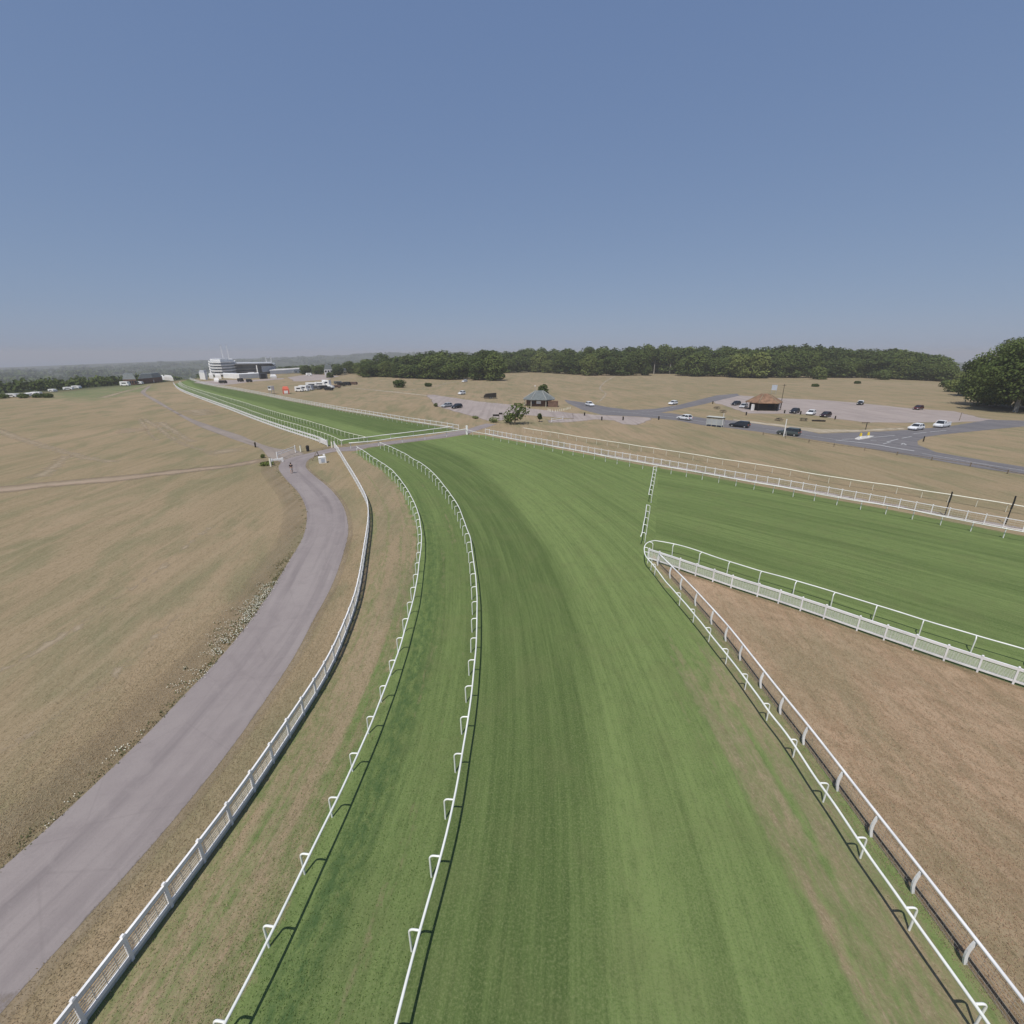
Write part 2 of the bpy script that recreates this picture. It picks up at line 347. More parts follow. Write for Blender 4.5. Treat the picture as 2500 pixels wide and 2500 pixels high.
def sheet(name, poly, m, z, step, attrs=None, axis=None, jitter=0., soft=1.):
    """flat ground sheet: constrained triangulation of a world polygon with an inner grid"""
    poly = np.array([p[:2] for p in poly], float); dense = []
    for i in range(len(poly)):
        a, b = poly[i], poly[(i + 1) % len(poly)]; n = max(1, int(np.linalg.norm(b - a) / step))
        for k in range(n): dense.append(a + (b - a) * k / n)
    dense = np.array(dense)
    if jitter: dense = dense + rng.normal(0, jitter, dense.shape)
    lo, hi = dense.min(0), dense.max(0); gx, gy = np.meshgrid(np.arange(lo[0], hi[0], step), np.arange(lo[1], hi[1], step))
    P = np.c_[gx.ravel(), gy.ravel()]; P += rng.normal(0, step * .12, P.shape); P = P[inside(P, dense)]
    if len(P):
        keep = np.ones(len(P), bool)
        for i in range(0, len(P), 2000):
            dd = ((P[i:i + 2000, None, :] - dense[None]) ** 2).sum(2).min(1); keep[i:i + 2000] = dd > (step * .45) ** 2
        P = P[keep]
    V = np.r_[dense, P]; nb = len(dense)
    r = delaunay_2d_cdt([Vector(p) for p in V], [(i, (i + 1) % nb) for i in range(nb)], [], 1, 1e-6)
    vs = np.array([tuple(p) for p in r[0]])
    me = bpy.data.meshes.new(name); me.from_pydata([(x, y, z) for x, y in vs], [], [tuple(f) for f in r[2]])
    bm = bmesh.new(); bm.from_mesh(me)
    for f in bm.faces:
        if f.normal.z < 0: f.normal_flip()
    bm.to_mesh(me); bm.free()
    ed = np.full(len(vs), 1e9)
    for i in range(nb):
        a, b = dense[i], dense[(i + 1) % nb]; ab = b - a; t = np.clip(((vs - a) @ ab) / (ab @ ab + 1e-9), 0, 1); q = vs - a - t[:, None] * ab; ed = np.minimum(ed, np.hypot(q[:, 0], q[:, 1]))
    A = me.attributes.new('edge', 'FLOAT', 'POINT'); A.data.foreach_set('value', np.clip(ed / soft, 0, 3).astype(np.float32))
    if attrs:
        for k, a in attrs(vs).items():
            if k == 'along': continue
            A = me.attributes.new(k, 'FLOAT', 'POINT'); A.data.foreach_set('value', np.asarray(a, np.float32))
    uvv = None
    if attrs and 'along' in attrs(vs): uvv = attrs(vs)['along']
    elif axis is not None: d, s = sdist(vs, axis); uvv = np.c_[d, s]
    else: uvv = vs
    uv = me.uv_layers.new(name='along'); li = np.zeros(len(me.loops), int); me.loops.foreach_get('vertex_index', li)
    uv.data.foreach_set('uv', uvv[li].astype(np.float32).ravel())
    return tag(link(name, me, m), kind='structure')
# ------------------------------------------------------------------ traced lines (photo pixels, ground level)
Z2 = lambda o, k, pts: [(o[0] + x * k, o[1] + y * k) for x, y in pts]
fenceF_px = [(60, 2700), (178, 2540), (305, 2369), (404, 2237), (486, 2124), (558, 2028), (613, 1948), (769, 1707), (796, 1661), (818, 1620), (833, 1581), (846, 1550), (857, 1517),
             (868.5, 1490), (876, 1455), (884, 1413), (889, 1375), (895, 1335), (900, 1298), (901.5, 1270), (898, 1238), (886, 1211), (866, 1174), (845, 1139), (830, 1113), (822, 1102)]
railA_px = [(440, 2740), (556, 2520), (657, 2313), (746, 2131), (814, 1993), (863, 1879), (904.5, 1782), (934, 1709), (959, 1638), (975.7, 1581), (989, 1533), (1000, 1492),
            (1007, 1455), (1013, 1423), (1017, 1395), (1020, 1367), (1022, 1343), (1022, 1321), (1020.5, 1304), (1018, 1288), (1013.8, 1273.5), (1008.8, 1259), (1003.9, 1245.6),
            (997.7, 1233), (991.9, 1221), (979, 1198), (964.5, 1179), (948.8, 1162), (931.4, 1148.3), (914.9, 1138), (898.5, 1125.7), (882, 1113.9), (866, 1103.5)]
railB_px = [(890, 2760), (945, 2540), (1000.7, 2338), (1053.5, 2147.5), (1087, 2003), (1113.6, 1884), (1128.4, 1785.6), (1140, 1705), (1146.7, 1636.8), (1151, 1578.6), (1153.5, 1533),
            (1154, 1492), (1152, 1455.6), (1149.5, 1424.6), (1147, 1392.7), (1144, 1367), (1139.8, 1343.8), (1134.3, 1322.8), (1128.6, 1302.7), (1122.7, 1284.8), (1115.9, 1268.5),
            (1109.5, 1253), (1101.7, 1239), (1085.4, 1214), (1069.4, 1193), (1052.8, 1172.5), (1034.6, 1156), (1015, 1142), (996, 1130), (977.6, 1119), (959, 1108.7), (940.4, 1100.8), (923.8, 1093)]
railR_px = [(2620, 2860), (2460, 2625), (2372, 2496), (2222.7, 2277), (2102, 2099), (2010.6, 1960.6), (1936, 1849), (1871, 1759), (1816.5, 1682), (1766.8, 1615), (1727.7, 1564),
            (1690.5, 1518.5), (1654.8, 1474.7), (1619.9, 1432.3), (1599, 1407), (1588, 1391), (1581, 1376), (1580, 1364), (1586, 1353), (1598, 1350)]
railM_px11 = [(1651, 1332.6), (1711, 1352), (1770, 1371), (1849, 1395.5), (1918, 1416), (2011, 1443), (2107, 1473), (2208, 1503), (2319, 1539), (2444, 1574), (2560, 1610), (2760, 1672)]
fenceN_px = [(1583, 1367), (1612, 1376), (1654, 1391), (1697, 1406), (1742, 1421), (1791.6, 1438.6), (1843, 1455), (1897.6, 1472.4), (1953.7, 1492), (2017, 1513), (2082, 1537),
             (2152, 1561), (2227, 1587), (2308, 1615.5), (2392, 1643), (2484, 1674), (2590, 1709), (2780, 1775)]
fenceP_px = [(1606, 1381), (1636, 1412), (1663, 1441), (1697, 1478), (1733.6, 1520.7), (1772, 1565), (1811, 1618), (1855, 1677), (1905, 1744.6), (1966.6, 1824), (2036, 1920), (2119, 2033.6), (2225, 2176), (2355, 2353.5), (2520, 2580), (2680, 2800)]
railX_px = [(1140, 1060.5), (1163, 1066), (1196, 1073), (1231.6, 1079.7), (1270, 1087), (1311.5, 1095), (1356, 1103.5), (1407, 1113), (1456.6, 1123), (1515, 1135), (1577, 1146.5), (1648, 1159.5), (1724, 1173), (1808, 1189),
            (1903, 1207), (2006, 1226.5), (2063, 1237), (2122.4, 1248.2), (2186.5, 1260), (2253.4, 1274), (2324, 1288), (2399.5, 1303.8), (2478, 1319.4), (2600, 1344), (2800, 1385)]
fenceY_px11 = [(1185, 1048), (1250, 1060), (1360, 1078.7), (1459, 1096), (1576, 1115.5), (1641, 1126.5), (1768, 1148), (1854, 1162), (1983, 1183.5), (2089, 1201.5), (2131, 1208.5), (2255, 1230), (2396, 1255), (2498, 1272.5), (2620, 1294), (2800, 1326)]
railZ_px = [(1277, 1055.5), (1336, 1064.6), (1398, 1075.6), (1444.6, 1083), (1494, 1091), (1548, 1100), (1605.6, 1109), (1637, 1114.5), (1774.7, 1137.5), (1854, 1150), (1939.5, 1165), (1986, 1174), (2085.8, 1190.5), (2139, 1198), (2196, 1207), (2254, 1217), (2382, 1237.5), (2450, 1249), (2600, 1276)]
railS2_px = [(834, 1090), (816.7, 1081.8), (799, 1073.8), (767, 1062), (725.6, 1048.5), (674, 1033), (628, 1017.6), (593, 1004), (545, 986.5), (503.5, 970), (468, 957), (448, 949), (434, 939)]
railS3_px = [(889, 1079.7), (861, 1073), (829, 1063), (787.7, 1050), (746, 1037), (684, 1018.6), (633, 1003), (594, 990), (555, 978), (516, 967), (477.6, 955), (452, 946), (438, 936)]
fenceS1_px = [(799, 1089), (781.5, 1080), (746, 1068), (684, 1047.6), (622, 1025), (560, 1000.5), (505, 980), (452, 959.5), (432, 948), (424, 938)]
railX2_px = [(1107, 1053), (1082, 1049), (1045, 1043.5), (1001, 1036.5), (951.8, 1028), (904, 1018.5), (842, 1007.5), (794, 997.5), (703.6, 980), (649, 968.5), (577, 954), (522.5, 945), (490, 937), (462, 927.5)]
fenceX3_px = [(1120, 1049), (1082, 1042), (1045, 1036.5), (1001, 1030), (951.8, 1021.5), (904, 1013.5), (842, 1003.5), (794, 994.5), (703.6, 977.5), (649, 966), (577, 952), (524, 943), (491, 935), (464, 926)]
A = spline(W(railA_px), .6); B = spline(W(railB_px), .6); Fc = spline(W(fenceF_px), .6); A, B, Fc = (smooth(c, 12) for c in (A, B, Fc))
RR = smooth(spline(W(railR_px), .35), 3); MM = smooth(spline([RR[-1]] + W(railM_px11, 1.1), .5), 6); RM = np.r_[RR, MM[1:]]
NN = smooth(spline(W(fenceN_px), .5), 8); PP = smooth(spline(W(fenceP_px), .5), 8)
XX = smooth(spline(W(railX_px), .8), 10); YY = smooth(spline(W(fenceY_px11, 1.1), .8), 10); ZZ = smooth(spline(W(railZ_px), .8), 10)
S1, S2, S3, X2, X3 = (smooth(spline(W(c), 1.0), 12) for c in (fenceS1_px, railS2_px, railS3_px, railX2_px, fenceX3_px))
# ------------------------------------------------------------------ ground to the horizon
def far_h(az):                                     # height of the far skyline by azimuth (degrees)
    return np.interp(az, [-180, -60, -46.5, -36, -25, -15, -5, 10, 30, 42, 60, 180], [-40, -100, -95, -60, -30, 8, 14, 5, -30, -60, -60, -40])
def drop_r(az): return np.interp(az, [-180, -60, -48, -44, -41, -37, -33, -28, 0, 180], [300, 285, 288, 292, 315, 345, 400, 470, 600, 600])
def terrain(x, y):
    r = np.hypot(x, y); az = np.degrees(np.arctan2(x, y)); r0 = drop_r(az)
    d = -60 * ss(r0, r0 + np.where(az < -30, 700, 1100), r)
    return d + (far_h(az) + 60) * ss(2000, 4600, r)
def build_ground():
    radii = [0] + list(np.r_[np.arange(6, 60, 6), np.arange(60, 280, 20), np.arange(280, 460, 10), np.arange(460, 900, 40), np.geomspace(900, 5600, 30)])
    n = 200; V = [(0, 0, 0)]; F = []
    for r in radii[1:]:
        for k in range(n):
            a = 2 * math.pi * k / n; x, y = r * math.sin(a), r * math.cos(a); V.append((x, y, float(terrain(x, y))))
    for k in range(n): F.append((0, 1 + (k + 1) % n, 1 + k))
    for i in range(len(radii) - 2):
        b = 1 + i * n
        for k in range(n): F.append((b + k, b + (k + 1) % n, b + n + (k + 1) % n, b + n + k))
    me = bpy.data.meshes.new('ground'); me.from_pydata(V, [], F)
    bm = bmesh.new(); bm.from_mesh(me); bmesh.ops.recalc_face_normals(bm, faces=bm.faces)
    if sum(f.normal.z for f in bm.faces) < 0: bmesh.ops.reverse_faces(bm, faces=bm.faces)
    bm.to_mesh(me); bm.free()
    Vn = np.array(V); r = np.hypot(Vn[:, 0], Vn[:, 1]); az = np.degrees(np.arctan2(Vn[:, 0], Vn[:, 1]))
    wild = ss(0, 60, r - np.where(az < -33, drop_r(az), np.where(az < -25, 480, 460)))
    g = inside(Vn[:, :2], np.array([at(x, y)[:2] for x, y in [(135, 972), (240, 975), (300, 966), (400, 943), (330, 938), (240, 944), (150, 954), (120, 962)]])).astype(float)
    for k, a in (('wild', wild), ('green', g)):
        A_ = me.attributes.new(k, 'FLOAT', 'POINT'); A_.data.foreach_set('value', a.astype(np.float32))
    return tag(link('ground', me, M['ground'], smooth=True), kind='structure')
build_ground()
P2 = lambda px: [at(x, y)[:2] for x, y in px]
# ------------------------------------------------------------------ race turf
Gd, _ = sdist(np.array(P2([(1129, 1115), (1194, 1167), (1248, 1218), (1295, 1278), (1342, 1340), (1373, 1402), (1404, 1480), (1430, 1600), (1445, 1750), (1452, 2000), (1456, 2400)])), B)
_, Gs = sdist(np.array(P2([(1129, 1115), (1194, 1167), (1248, 1218), (1295, 1278), (1342, 1340), (1373, 1402), (1404, 1480), (1430, 1600), (1445, 1750), (1452, 2000), (1456, 2400)])), B)
o_ = np.argsort(Gs); Gs, Gd = Gs[o_], Gd[o_]
cross_front = [(826, 1104), (866, 1103), (900, 1093.5), (972, 1083.5), (1086, 1069.5), (1140, 1061)]
SEAM = np.array(P2([(1598, 1352), (1607.5, 1140)]))
main_poly = [tuple(p) for p in Fc] + P2(cross_front[1:]) + [tuple(p) for p in offset(XX, -2.4)[4:] if sdist(np.array([p]), SEAM)[0][0] < 0]
main_poly += [tuple(q) for q in (SEAM[1], SEAM[0])] + [tuple(at(1592, 1362)[:2])] + [tuple(p) for p in offset(PP, -.04)]
def main_attrs(v):
    dA, sA = sdist(v, A); dB, sB = sdist(v, B); dR, sR = sdist(v, RR, 0); dR = -dR
    pre = np.clip(sB / 60, 0, 1)                                       # 0 near the camera, 1 far along the bend
    border = np.interp(sB, Gs, Gd)
    verge = .36 - .30 * pre + .32 * ss(-2.2, -.1, dA) * (1 - .55 * pre) - .16 * np.exp(-((dA + 1.6) / .8) ** 2)
    inner = 1.18 - .20 * np.exp(-((dB + 1.4) / 1.3) ** 2) * (1 - pre) - .14 * np.exp(-((dB + 1.4) / 1.6) ** 2)
    outer = 1.45 - .55 * (1 - ss(-.25, .15, dR)) - 1.2 * (1 - ss(.2, 5.4, dR)) + .16 * np.exp(-((dR - 1.55) / .45) ** 2) - .42 * np.exp(-((dR - 2.6) / .38) ** 2) - .30 * np.exp(-((dR - 4.0) / .3) ** 2)
    strip_ = .50 - .18 * np.exp(-((dR + 1.0) / .25) ** 2)
    flare = ss(50, 62, sB) * ss(14, 24, dB)
    lush = np.where(dA < 0, verge, np.where(dB < 0, inner, np.where(dR < -.05, strip_, outer + .2 * flare + .9 * ss(20, 32, v[:, 1]))))
    mow = np.where(dB < 0, -.15 + 1.0 * np.exp(-((dA - .30) / .38) ** 2), -.75 + 1.35 * ss(-.9, .9, dB - border) - .3 * ss(6, 12, dB - border) + .35 * np.exp(-((dB - .6) / .8) ** 2))
    rank = np.where((dA > .5) & (dB < 0), .9 * np.exp(-((dA - 1.3) / .75) ** 2) * (1 - .75 * pre), 0)
    return dict(lush=lush, mow=mow, rank=rank, along=np.c_[dB, sB])
sheet('race_track', main_poly, M['turf'], .012, .65, main_attrs)
chute_poly = [tuple(q) for q in SEAM] + [tuple(p) for p in offset(XX, -2.4) if sdist(np.array([p]), SEAM)[0][0] > .05]
chute_poly += [tuple(p) for p in NN[::-1][:-2]]
def chute_attrs(v):
    dM, sM = sdist(v, MM, 0); dX, sX = sdist(v, XX); f = dX / (np.abs(dX) + np.abs(dM) + 1e-6)
    return dict(lush=1.35 - .55 * (1 - ss(-2.4, -.2, dX)) - .38 * (1 - ss(-.8, 1.2, np.abs(dM) * np.where(-dM > 0, 1, -1))), mow=.05 + .3 * np.sin(dX * .75), rank=0 * dM, along=np.c_[dX, sX])
sheet('bare_ground', [tuple(p) for p in offset(PP, .05)[1:]] + [tuple(at(2850, 2700)[:2])] + [tuple(p) for p in NN[::-1][:-2]], M['bare'], .010, 1.0, soft=.6)
sheet('race_track_chute', chute_poly, M['turf'], .0125, .8, chute_attrs)
str_poly = [tuple(p) for p in offset(S1, .4)] + [tuple(p) for p in offset(X3, -.6)[::-1]]
def str_attrs(v):
    d3, s3 = sdist(v, S3); d1, _ = sdist(v, S1); dx, _ = sdist(v, X2); w = np.interp(s3, [0, 60, 200], [7.5, 6.0, 4.5])
    mow = np.where(d3 < 0, -.35, -.8 + 1.5 * ss(0, .6, d3 - w * .45) * (1 - ss(0, 1.2, d3 - w * 1.15)))
    return dict(lush=1.35 - .9 * (1 - ss(0, 2.2, d1)) - .45 * (1 - ss(0, 1.5, -dx)), mow=mow, rank=0 * d3, along=np.c_[d3, s3])
sheet('race_track_straight', str_poly, M['turf'], .012, 1.4, str_attrs)
# ------------------------------------------------------------------ paths and roads
path_l = [(-60, 2175), (0, 2124), (75, 2065), (129, 2010), (186, 1960), (280, 1870), (373, 1779.5), (460, 1686), (528, 1618), (600, 1531), (640.6, 1474), (677, 1418), (709.5, 1363), (729, 1333.6), (744.5, 1298),
          (749.5, 1257), (743.5, 1230), (727, 1201), (700.8, 1174), (684, 1153), (679, 1141), (684, 1132.5), (692.5, 1124), (717, 1115), (746, 1108.7), (777, 1101), (816.7, 1093)]
path_r = [(-60, 2545), (0, 2473.6), (90.6, 2375), (181, 2272), (272, 2178.6), (336, 2108.7), (400, 2032), (497, 1915), (600, 1779.5), (722, 1599), (758, 1526.5), (803.7, 1445), (828, 1385), (845, 1329.5), (851, 1298), (847, 1261),
          (832.5, 1226), (803.5, 1191), (768, 1162), (747, 1142), (747.5, 1131), (752, 1122.5), (767, 1115), (787.7, 1108.5), (826, 1101.5)]
pl, pr = smooth(spline(W(path_l), 1.0), 3), smooth(spline(W(path_r), 1.0), 3)
sheet('path', [tuple(p) for p in pl] + [tuple(p) for p in pr[::-1]], M['tarmac'], .022, 1.2, axis=pl, jitter=.0, soft=.35)
sheet('crossing_path', P2([(814, 1093.5), (826, 1102.5), (866, 1101), (900, 1092.5), (972, 1083), (1086, 1069), (1140, 1060), (1162, 1052), (1182, 1046), (1212, 1036), (1186, 1034), (1160, 1042), (1134, 1050), (1095, 1056), (1044, 1066.5), (972, 1075), (900, 1084), (850, 1091)]),
      M['tarmac'], .026, .9, axis=spline(P2([(826, 1100), (1140, 1056)]), 2))
br_l = [(686, 1131), (672, 1122), (657, 1119), (638.7, 1097), (621, 1090), (588, 1079), (548.5, 1065), (486, 1041), (445, 1019), (412, 1000), (396, 991), (362.4, 972), (349, 963.5), (344, 955.8), (360, 944)]
br_r = [(745, 1109), (721, 1098), (690, 1097), (652, 1089), (607.6, 1072), (590, 1064), (527.8, 1043.5), (465.7, 1021.5), (424, 1001), (385, 977), (360, 963.5), (356, 955), (370, 942)]
bl, brr = spline(W(br_l), 2), spline(W(br_r), 2)
sheet('side_path', [tuple(p) for p in bl] + [tuple(p) for p in brr[::-1]], M['sidepath'], .018, .8, axis=bl, jitter=.0, soft=.35)
def strip(name, px, w0, w1, m, z, step=1.5, jit=.25):
    c = spline(W(px), step); w = np.linspace(w0, w1, len(c)) / 2; t = tangents(c); nrm = np.c_[t[:, 1], -t[:, 0]]
    return sheet(name, [tuple(p) for p in c + nrm * w[:, None]] + [tuple(p) for p in (c - nrm * w[:, None])[::-1]], m, z, max(.35, min(1.5, min(w0, w1) * .3)) if m not in (M['line'],) else 1.5, axis=c, jitter=jit, soft=max(.05, min(w0, w1) * .5) if m not in (M['line'],) else 1.)
pv = offset(pl, -.55)
sheet('path_verge', [tuple(p) for p in offset(pl, .12)] + [tuple(p) for p in offset(pl, -2.6)[::-1]], M['lip'], .009, .5, soft=2.0)
sheet('path_lip', [tuple(p) for p in offset(pr, -.15)] + [tuple(p) for p in offset(pr, .5)[::-1]], M['lip'], .019, .3, soft=.3)
strip('dirt_track', [(-40, 1200), (150, 1180), (300, 1167), (486, 1146), (569, 1136), (645, 1122)], 5.2, 3.4, M['dirt'], .008)
for px, w in (([(-30, 1043), (0, 1052), (60, 1075), (140, 1098), (210, 1118), (280, 1128)], 1.6), ([(95, 1166), (130, 1140), (165, 1112)], 1.6), ([(350, 1022), (380, 1040), (410, 1062), (450, 1085), (500, 1100)], 1.1),
              ([(342, 1022), (352, 1040), (362, 1056), (383, 1075)], .8), ([(-30, 1655), (0, 1643), (110, 1581), (235, 1497), (380, 1395), (520, 1280)], .34), ([(-30, 1850), (0, 1838), (150, 1745), (330, 1610), (440, 1500)], .2), ([(285, 1053), (320, 1050), (350, 1046)], 7.0), ([(470, 1000), (500, 1010), (520, 1012)], 7.), ([(505, 1108), (560, 1100), (600, 1098)], 4.0), ([(390, 1030), (425, 1052), (470, 1080)], 1.6), ([(250, 971), (300, 957), (345, 946), (372, 938)], 2.6)):
    strip('worn_track', px, w * 1.6, w * 1.2, M['worn'], .007)
strip('chalk_track', [(824, 943), (836, 945), (890, 950), (945.6, 955.5), (1028, 964), (1060, 968)], 2.2, 3.5, M['chalk'], .010)
strip('chalk_track', [(960, 957), (1010, 951), (1060, 944), (1090, 936), (1122, 931)], 1.6, 1.6, M['chalk'], .011)
strip('chalk_track', [(1458, 985), (1476, 967), (1478, 960), (1466, 951), (1467, 943), (1480, 930), (1502, 918)], 1.0, 1.4, M['chalk'], .010)
sheet('car_park', P2([(1040, 964), (1060, 963.5), (1105, 970.5), (1170, 980), (1254, 988), (1290, 997), (1345, 1002), (1395, 1008), (1440, 1012), (1400, 1022), (1340, 1018), (1282, 1013), (1232, 1026), (1204, 1030), (1180, 1024), (1129, 1010), (1096, 1001), (1064, 991)]), M['gravel'], .014, 2.5, jitter=.3)
sheet('car_park', P2([(1728, 979), (1741, 975), (1803, 965), (1912.5, 972.5), (2010, 976.6), (2092.6, 983), (2150, 989), (2224, 997), (2328, 1003.5), (2400, 1021), (2440, 1026), (2400, 1029), (2307, 1032.5), (2203.5, 1031.5), (2120, 1032.5), (2051, 1024), (1968, 1012), (1906, 1010), (1823.5, 1009.7), (1772, 991)]), M['gravel'], .014, 2.5, jitter=.3)
road_poly = [(1378, 976), (1428, 983), (1484, 994), (1540, 1001), (1600, 998), (1660, 988), (1710, 975), (1752, 965), (1800, 961), (1806, 966), (1765, 975), (1722, 986), (1660, 999), (1612, 1008), (1640, 1009), (1720, 1021), (1792.5, 1027), (1906, 1043), (1968.5, 1052), (2000, 1059), (2093, 1055.5), (2150, 1053.5), (2220, 1049), (2310.6, 1042), (2414, 1025), (2500, 1027), (2700, 1034),
             (2700, 1048), (2500, 1041), (2388, 1052), (2300, 1061), (2259, 1067), (2240, 1077), (2241, 1086), (2285, 1104), (2388, 1121.6), (2500, 1140), (2700, 1175), (2700, 1192), (2500, 1158.5), (2388, 1143), (2259, 1119), (2129, 1097), (2051, 1084), (1948, 1068), (1865, 1056), (1782, 1045), (1720, 1039), (1650, 1026), (1560, 1017), (1470, 1013), (1420, 1000), (1385, 984)]
road_axis = spline(W([(1385, 980), (1470, 1004), (1640, 1018), (1782, 1036), (1948, 1060), (2129, 1084), (2300, 1113), (2500, 1149), (2700, 1184)]), 2)
sheet('road', P2(road_poly), M['road'], .020, 2.0, axis=road_axis, jitter=.04)
sheet('pavement', P2([(1395, 1008), (1440, 1011), (1470, 1013.5), (1560, 1017.5), (1600, 1021), (1585, 1026), (1560, 1038), (1520, 1036), (1500, 1027), (1455, 1024), (1390, 1031), (1340, 1032), (1335, 1026), (1400, 1022)]), M['gravel'], .016, 1.6, jitter=.15)
sheet('verge_strip', P2([(1785, 1022), (1906, 1036), (2000, 1047), (2093, 1049), (2215, 1043), (2215, 1048.5), (2093, 1055), (2000, 1058), (1906, 1042.5), (1785, 1026.5)]), M['chalk'], .015, 1.5, jitter=.2)
ys = offset(YY, -.35); yo = offset(YY, -1.75)
sheet('walkway', [tuple(p) for p in ys] + [tuple(p) for p in yo[::-1]], M['gravel'], .016, 1.0, axis=YY, jitter=.05)
# painted markings: one sheet per painted line
def mark(px, w, z=.026): return strip('road_marking', px, w, w, M['line'], z, 2.0, 0.)
mark([(1470, 1003), (1560, 1010), (1640, 1018), (1720, 1030), (1782, 1036.5)], .14)
mark([(1870, 1049), (1948, 1060), (2040, 1073)], .14)
mark([(2040, 1074.5), (2129, 1084), (2180, 1093), (2232, 1101)], .45)
mark([(2250, 1107), (2388, 1131), (2500, 1149)], .16)
mark([(1485, 1003.5), (1540, 1006.5), (1600, 1003), (1650, 993)], .13)
for a, b in (((2130, 1068), (2185, 1063)), ((2125, 1075), (2140, 1075.5)), ((2165, 1079), (2193, 1072)), ((2202, 1070), (2226, 1065.5)), ((2156, 1084), (2175, 1079)), ((2200, 1085), (2206, 1082)), ((2206, 1082), (2213, 1087)), ((2213, 1087), (2200, 1085)), ((2230, 1059), (2262, 1055.5)), ((2270, 1054.5), (2310, 1051)), ((2085, 1071.5), (2055, 1073))): mark([a, ((a[0] + b[0]) / 2, (a[1] + b[1]) / 2), b], .22)
# ------------------------------------------------------------------ running rails
def post_mesh(h=1.1, arm=.37, r=.033, tilt=0.):
    mb = MB(); q = .16; pts = [(0, 0, -.05), (0, 0, h - q)]
    for k in range(1, 5): w = k / 4 * math.pi / 2; pts.append((q * (1 - math.cos(w)), 0, h - q + q * math.sin(w)))
    pts.append((arm, 0, h)); mb.tube(pts, r, 7, False)
    me = bpy.data.meshes.new('post'); me.from_pydata(mb.v, [], mb.f); me.polygons.foreach_set('use_smooth', [True] * len(me.polygons)); return me
def straight_post_mesh(h, w=.09, cap=True):
    mb = MB().box((0, 0, h / 2), (w, w, h))
    if cap: mb.box((0, 0, h + .03), (w * 1.35, w * 1.35, .06), taper=.6)
    me = bpy.data.meshes.new('post'); me.from_pydata(mb.v, [], mb.f); return me
def pick(c, spacing, first=0.):
    L = np.r_[0, np.cumsum(np.linalg.norm(np.diff(c, axis=0), axis=1))]; s = np.arange(first, L[-1], spacing); t = tangents(c)
    return [(np.interp(q, L, c[:, 0]), np.interp(q, L, c[:, 1]), np.interp(q, L, t[:, 0]), np.interp(q, L, t[:, 1])) for q in s]
def running_rail(label, c, side, spacing=2.2, first=0., h=1.1, arm=.37, r=.045, m='white', group=None, name='running_rail', bases=None, cap_n=100, pr=.036):
    """side +1: the rail overhangs to the right of travel"""
    root = thing(name, label, 'rail', (c[len(c) // 2][0], c[len(c) // 2][1], 0), 0, group); o = Vector(root.location)
    rail = offset(c, arm * side); n = len(rail)
    wz = smooth(rng.normal(0, .05, (n, 1)), 6)[:, 0]; wl = smooth(rng.normal(0, .05, (n, 1)), 6)[:, 0]; tt = tangents(rail)
    MB().tube([(p[0] - o.x + w2 * t2[1], p[1] - o.y - w2 * t2[0], h + w1) for p, w1, w2, t2 in zip(rail, wz, wl, tt)], r, 8).build('rail', M[m], root, smooth=True)
    pm = post_mesh(h - .01, arm, pr); pm.materials.append(M[m])
    P = bases or pick(c, spacing, first); P.sort(key=lambda p: math.hypot(p[0], p[1]))
    for p in P[:cap_n]:
        ob = link('post', pm, None, root, (p[0] - o.x, p[1] - o.y, 0), math.atan2(-p[2] * side, p[3] * side) + random.uniform(-.03, .03))
        ob.rotation_euler.x = random.uniform(-.02, .02); ob.rotation_euler.y = random.uniform(-.02, .02)
    if len(P) > cap_n:
        mb = MB(); vs = [v.co.copy() for v in pm.vertices]; fs = [tuple(f.vertices) for f in pm.polygons]
        for p in P[cap_n:]:
            mt = Matrix.Translation((p[0] - o.x, p[1] - o.y, 0)) @ Matrix.Rotation(math.atan2(-p[2] * side, p[3] * side), 4, 'Z'); mb.add([mt @ v for v in vs], fs)
        tag(mb.build('post', M[m], root), kind='stuff')
    return root
def traced(px, c, lim=None):
    t = tangents(c); out = []
    for x, y in px:
        p = at(x, y); i = int(np.argmin(np.hypot(c[:, 0] - p.x, c[:, 1] - p.y))); out.append((c[i][0], c[i][1], t[i][0], t[i][1]))
    return out
def seq_first(c, px, spacing):
    p = at(*px); L = np.r_[0, np.cumsum(np.linalg.norm(np.diff(c, axis=0), axis=1))]; i = int(np.argmin(np.hypot(c[:, 0] - p.x, c[:, 1] - p.y))); return L[i] % spacing
running_rail('left curved white running rail, between patchy verge and dark green strip', A, 1, 2.2, seq_first(A, (657, 2313), 2.2))
running_rail('right curved white running rail, on the inside of the striped track', B, 1, 2.22, seq_first(B, (1000.7, 2338), 2.22))
near = [p for p in pick(RR, 2.3, seq_first(RR, (2372, 2496), 2.3)) if p[1] < 32]
t_ = tangents(RM); i_ = [int(np.argmin(np.hypot(RM[:, 0] - at(x, y).x, RM[:, 1] - at(x, y).y))) for x, y in [(1599, 1407), (1588, 1391), (1581, 1376), (1580, 1364), (1589, 1352)]]
nose = [(RM[i][0], RM[i][1], t_[i][0], t_[i][1]) for i in i_]
mid = pick(MM, 2.55, 1.6)
running_rail('white running rail bending round the point where track and side chute part', RM, -1, r=.048, bases=near + nose + mid)
running_rail('long white running rail along the far edge of the side chute turf', XX, 1, 2.45, .0, arm=.3, r=.05, pr=.045)
running_rail('cream single rail on bare posts farthest right, along the downland grass', ZZ, 1, 2.6, .6, h=1.05, arm=.08, r=.07, m='warmwhite')
running_rail('white rail on the left of the straight, beside the boarded fence', S2, 1, 2.2, 0., r=.05, m='warmwhite')
running_rail('white rail inside the straight, left of its pale mown stripe', S3, 1, 2.2, 0., r=.05, m='warmwhite')
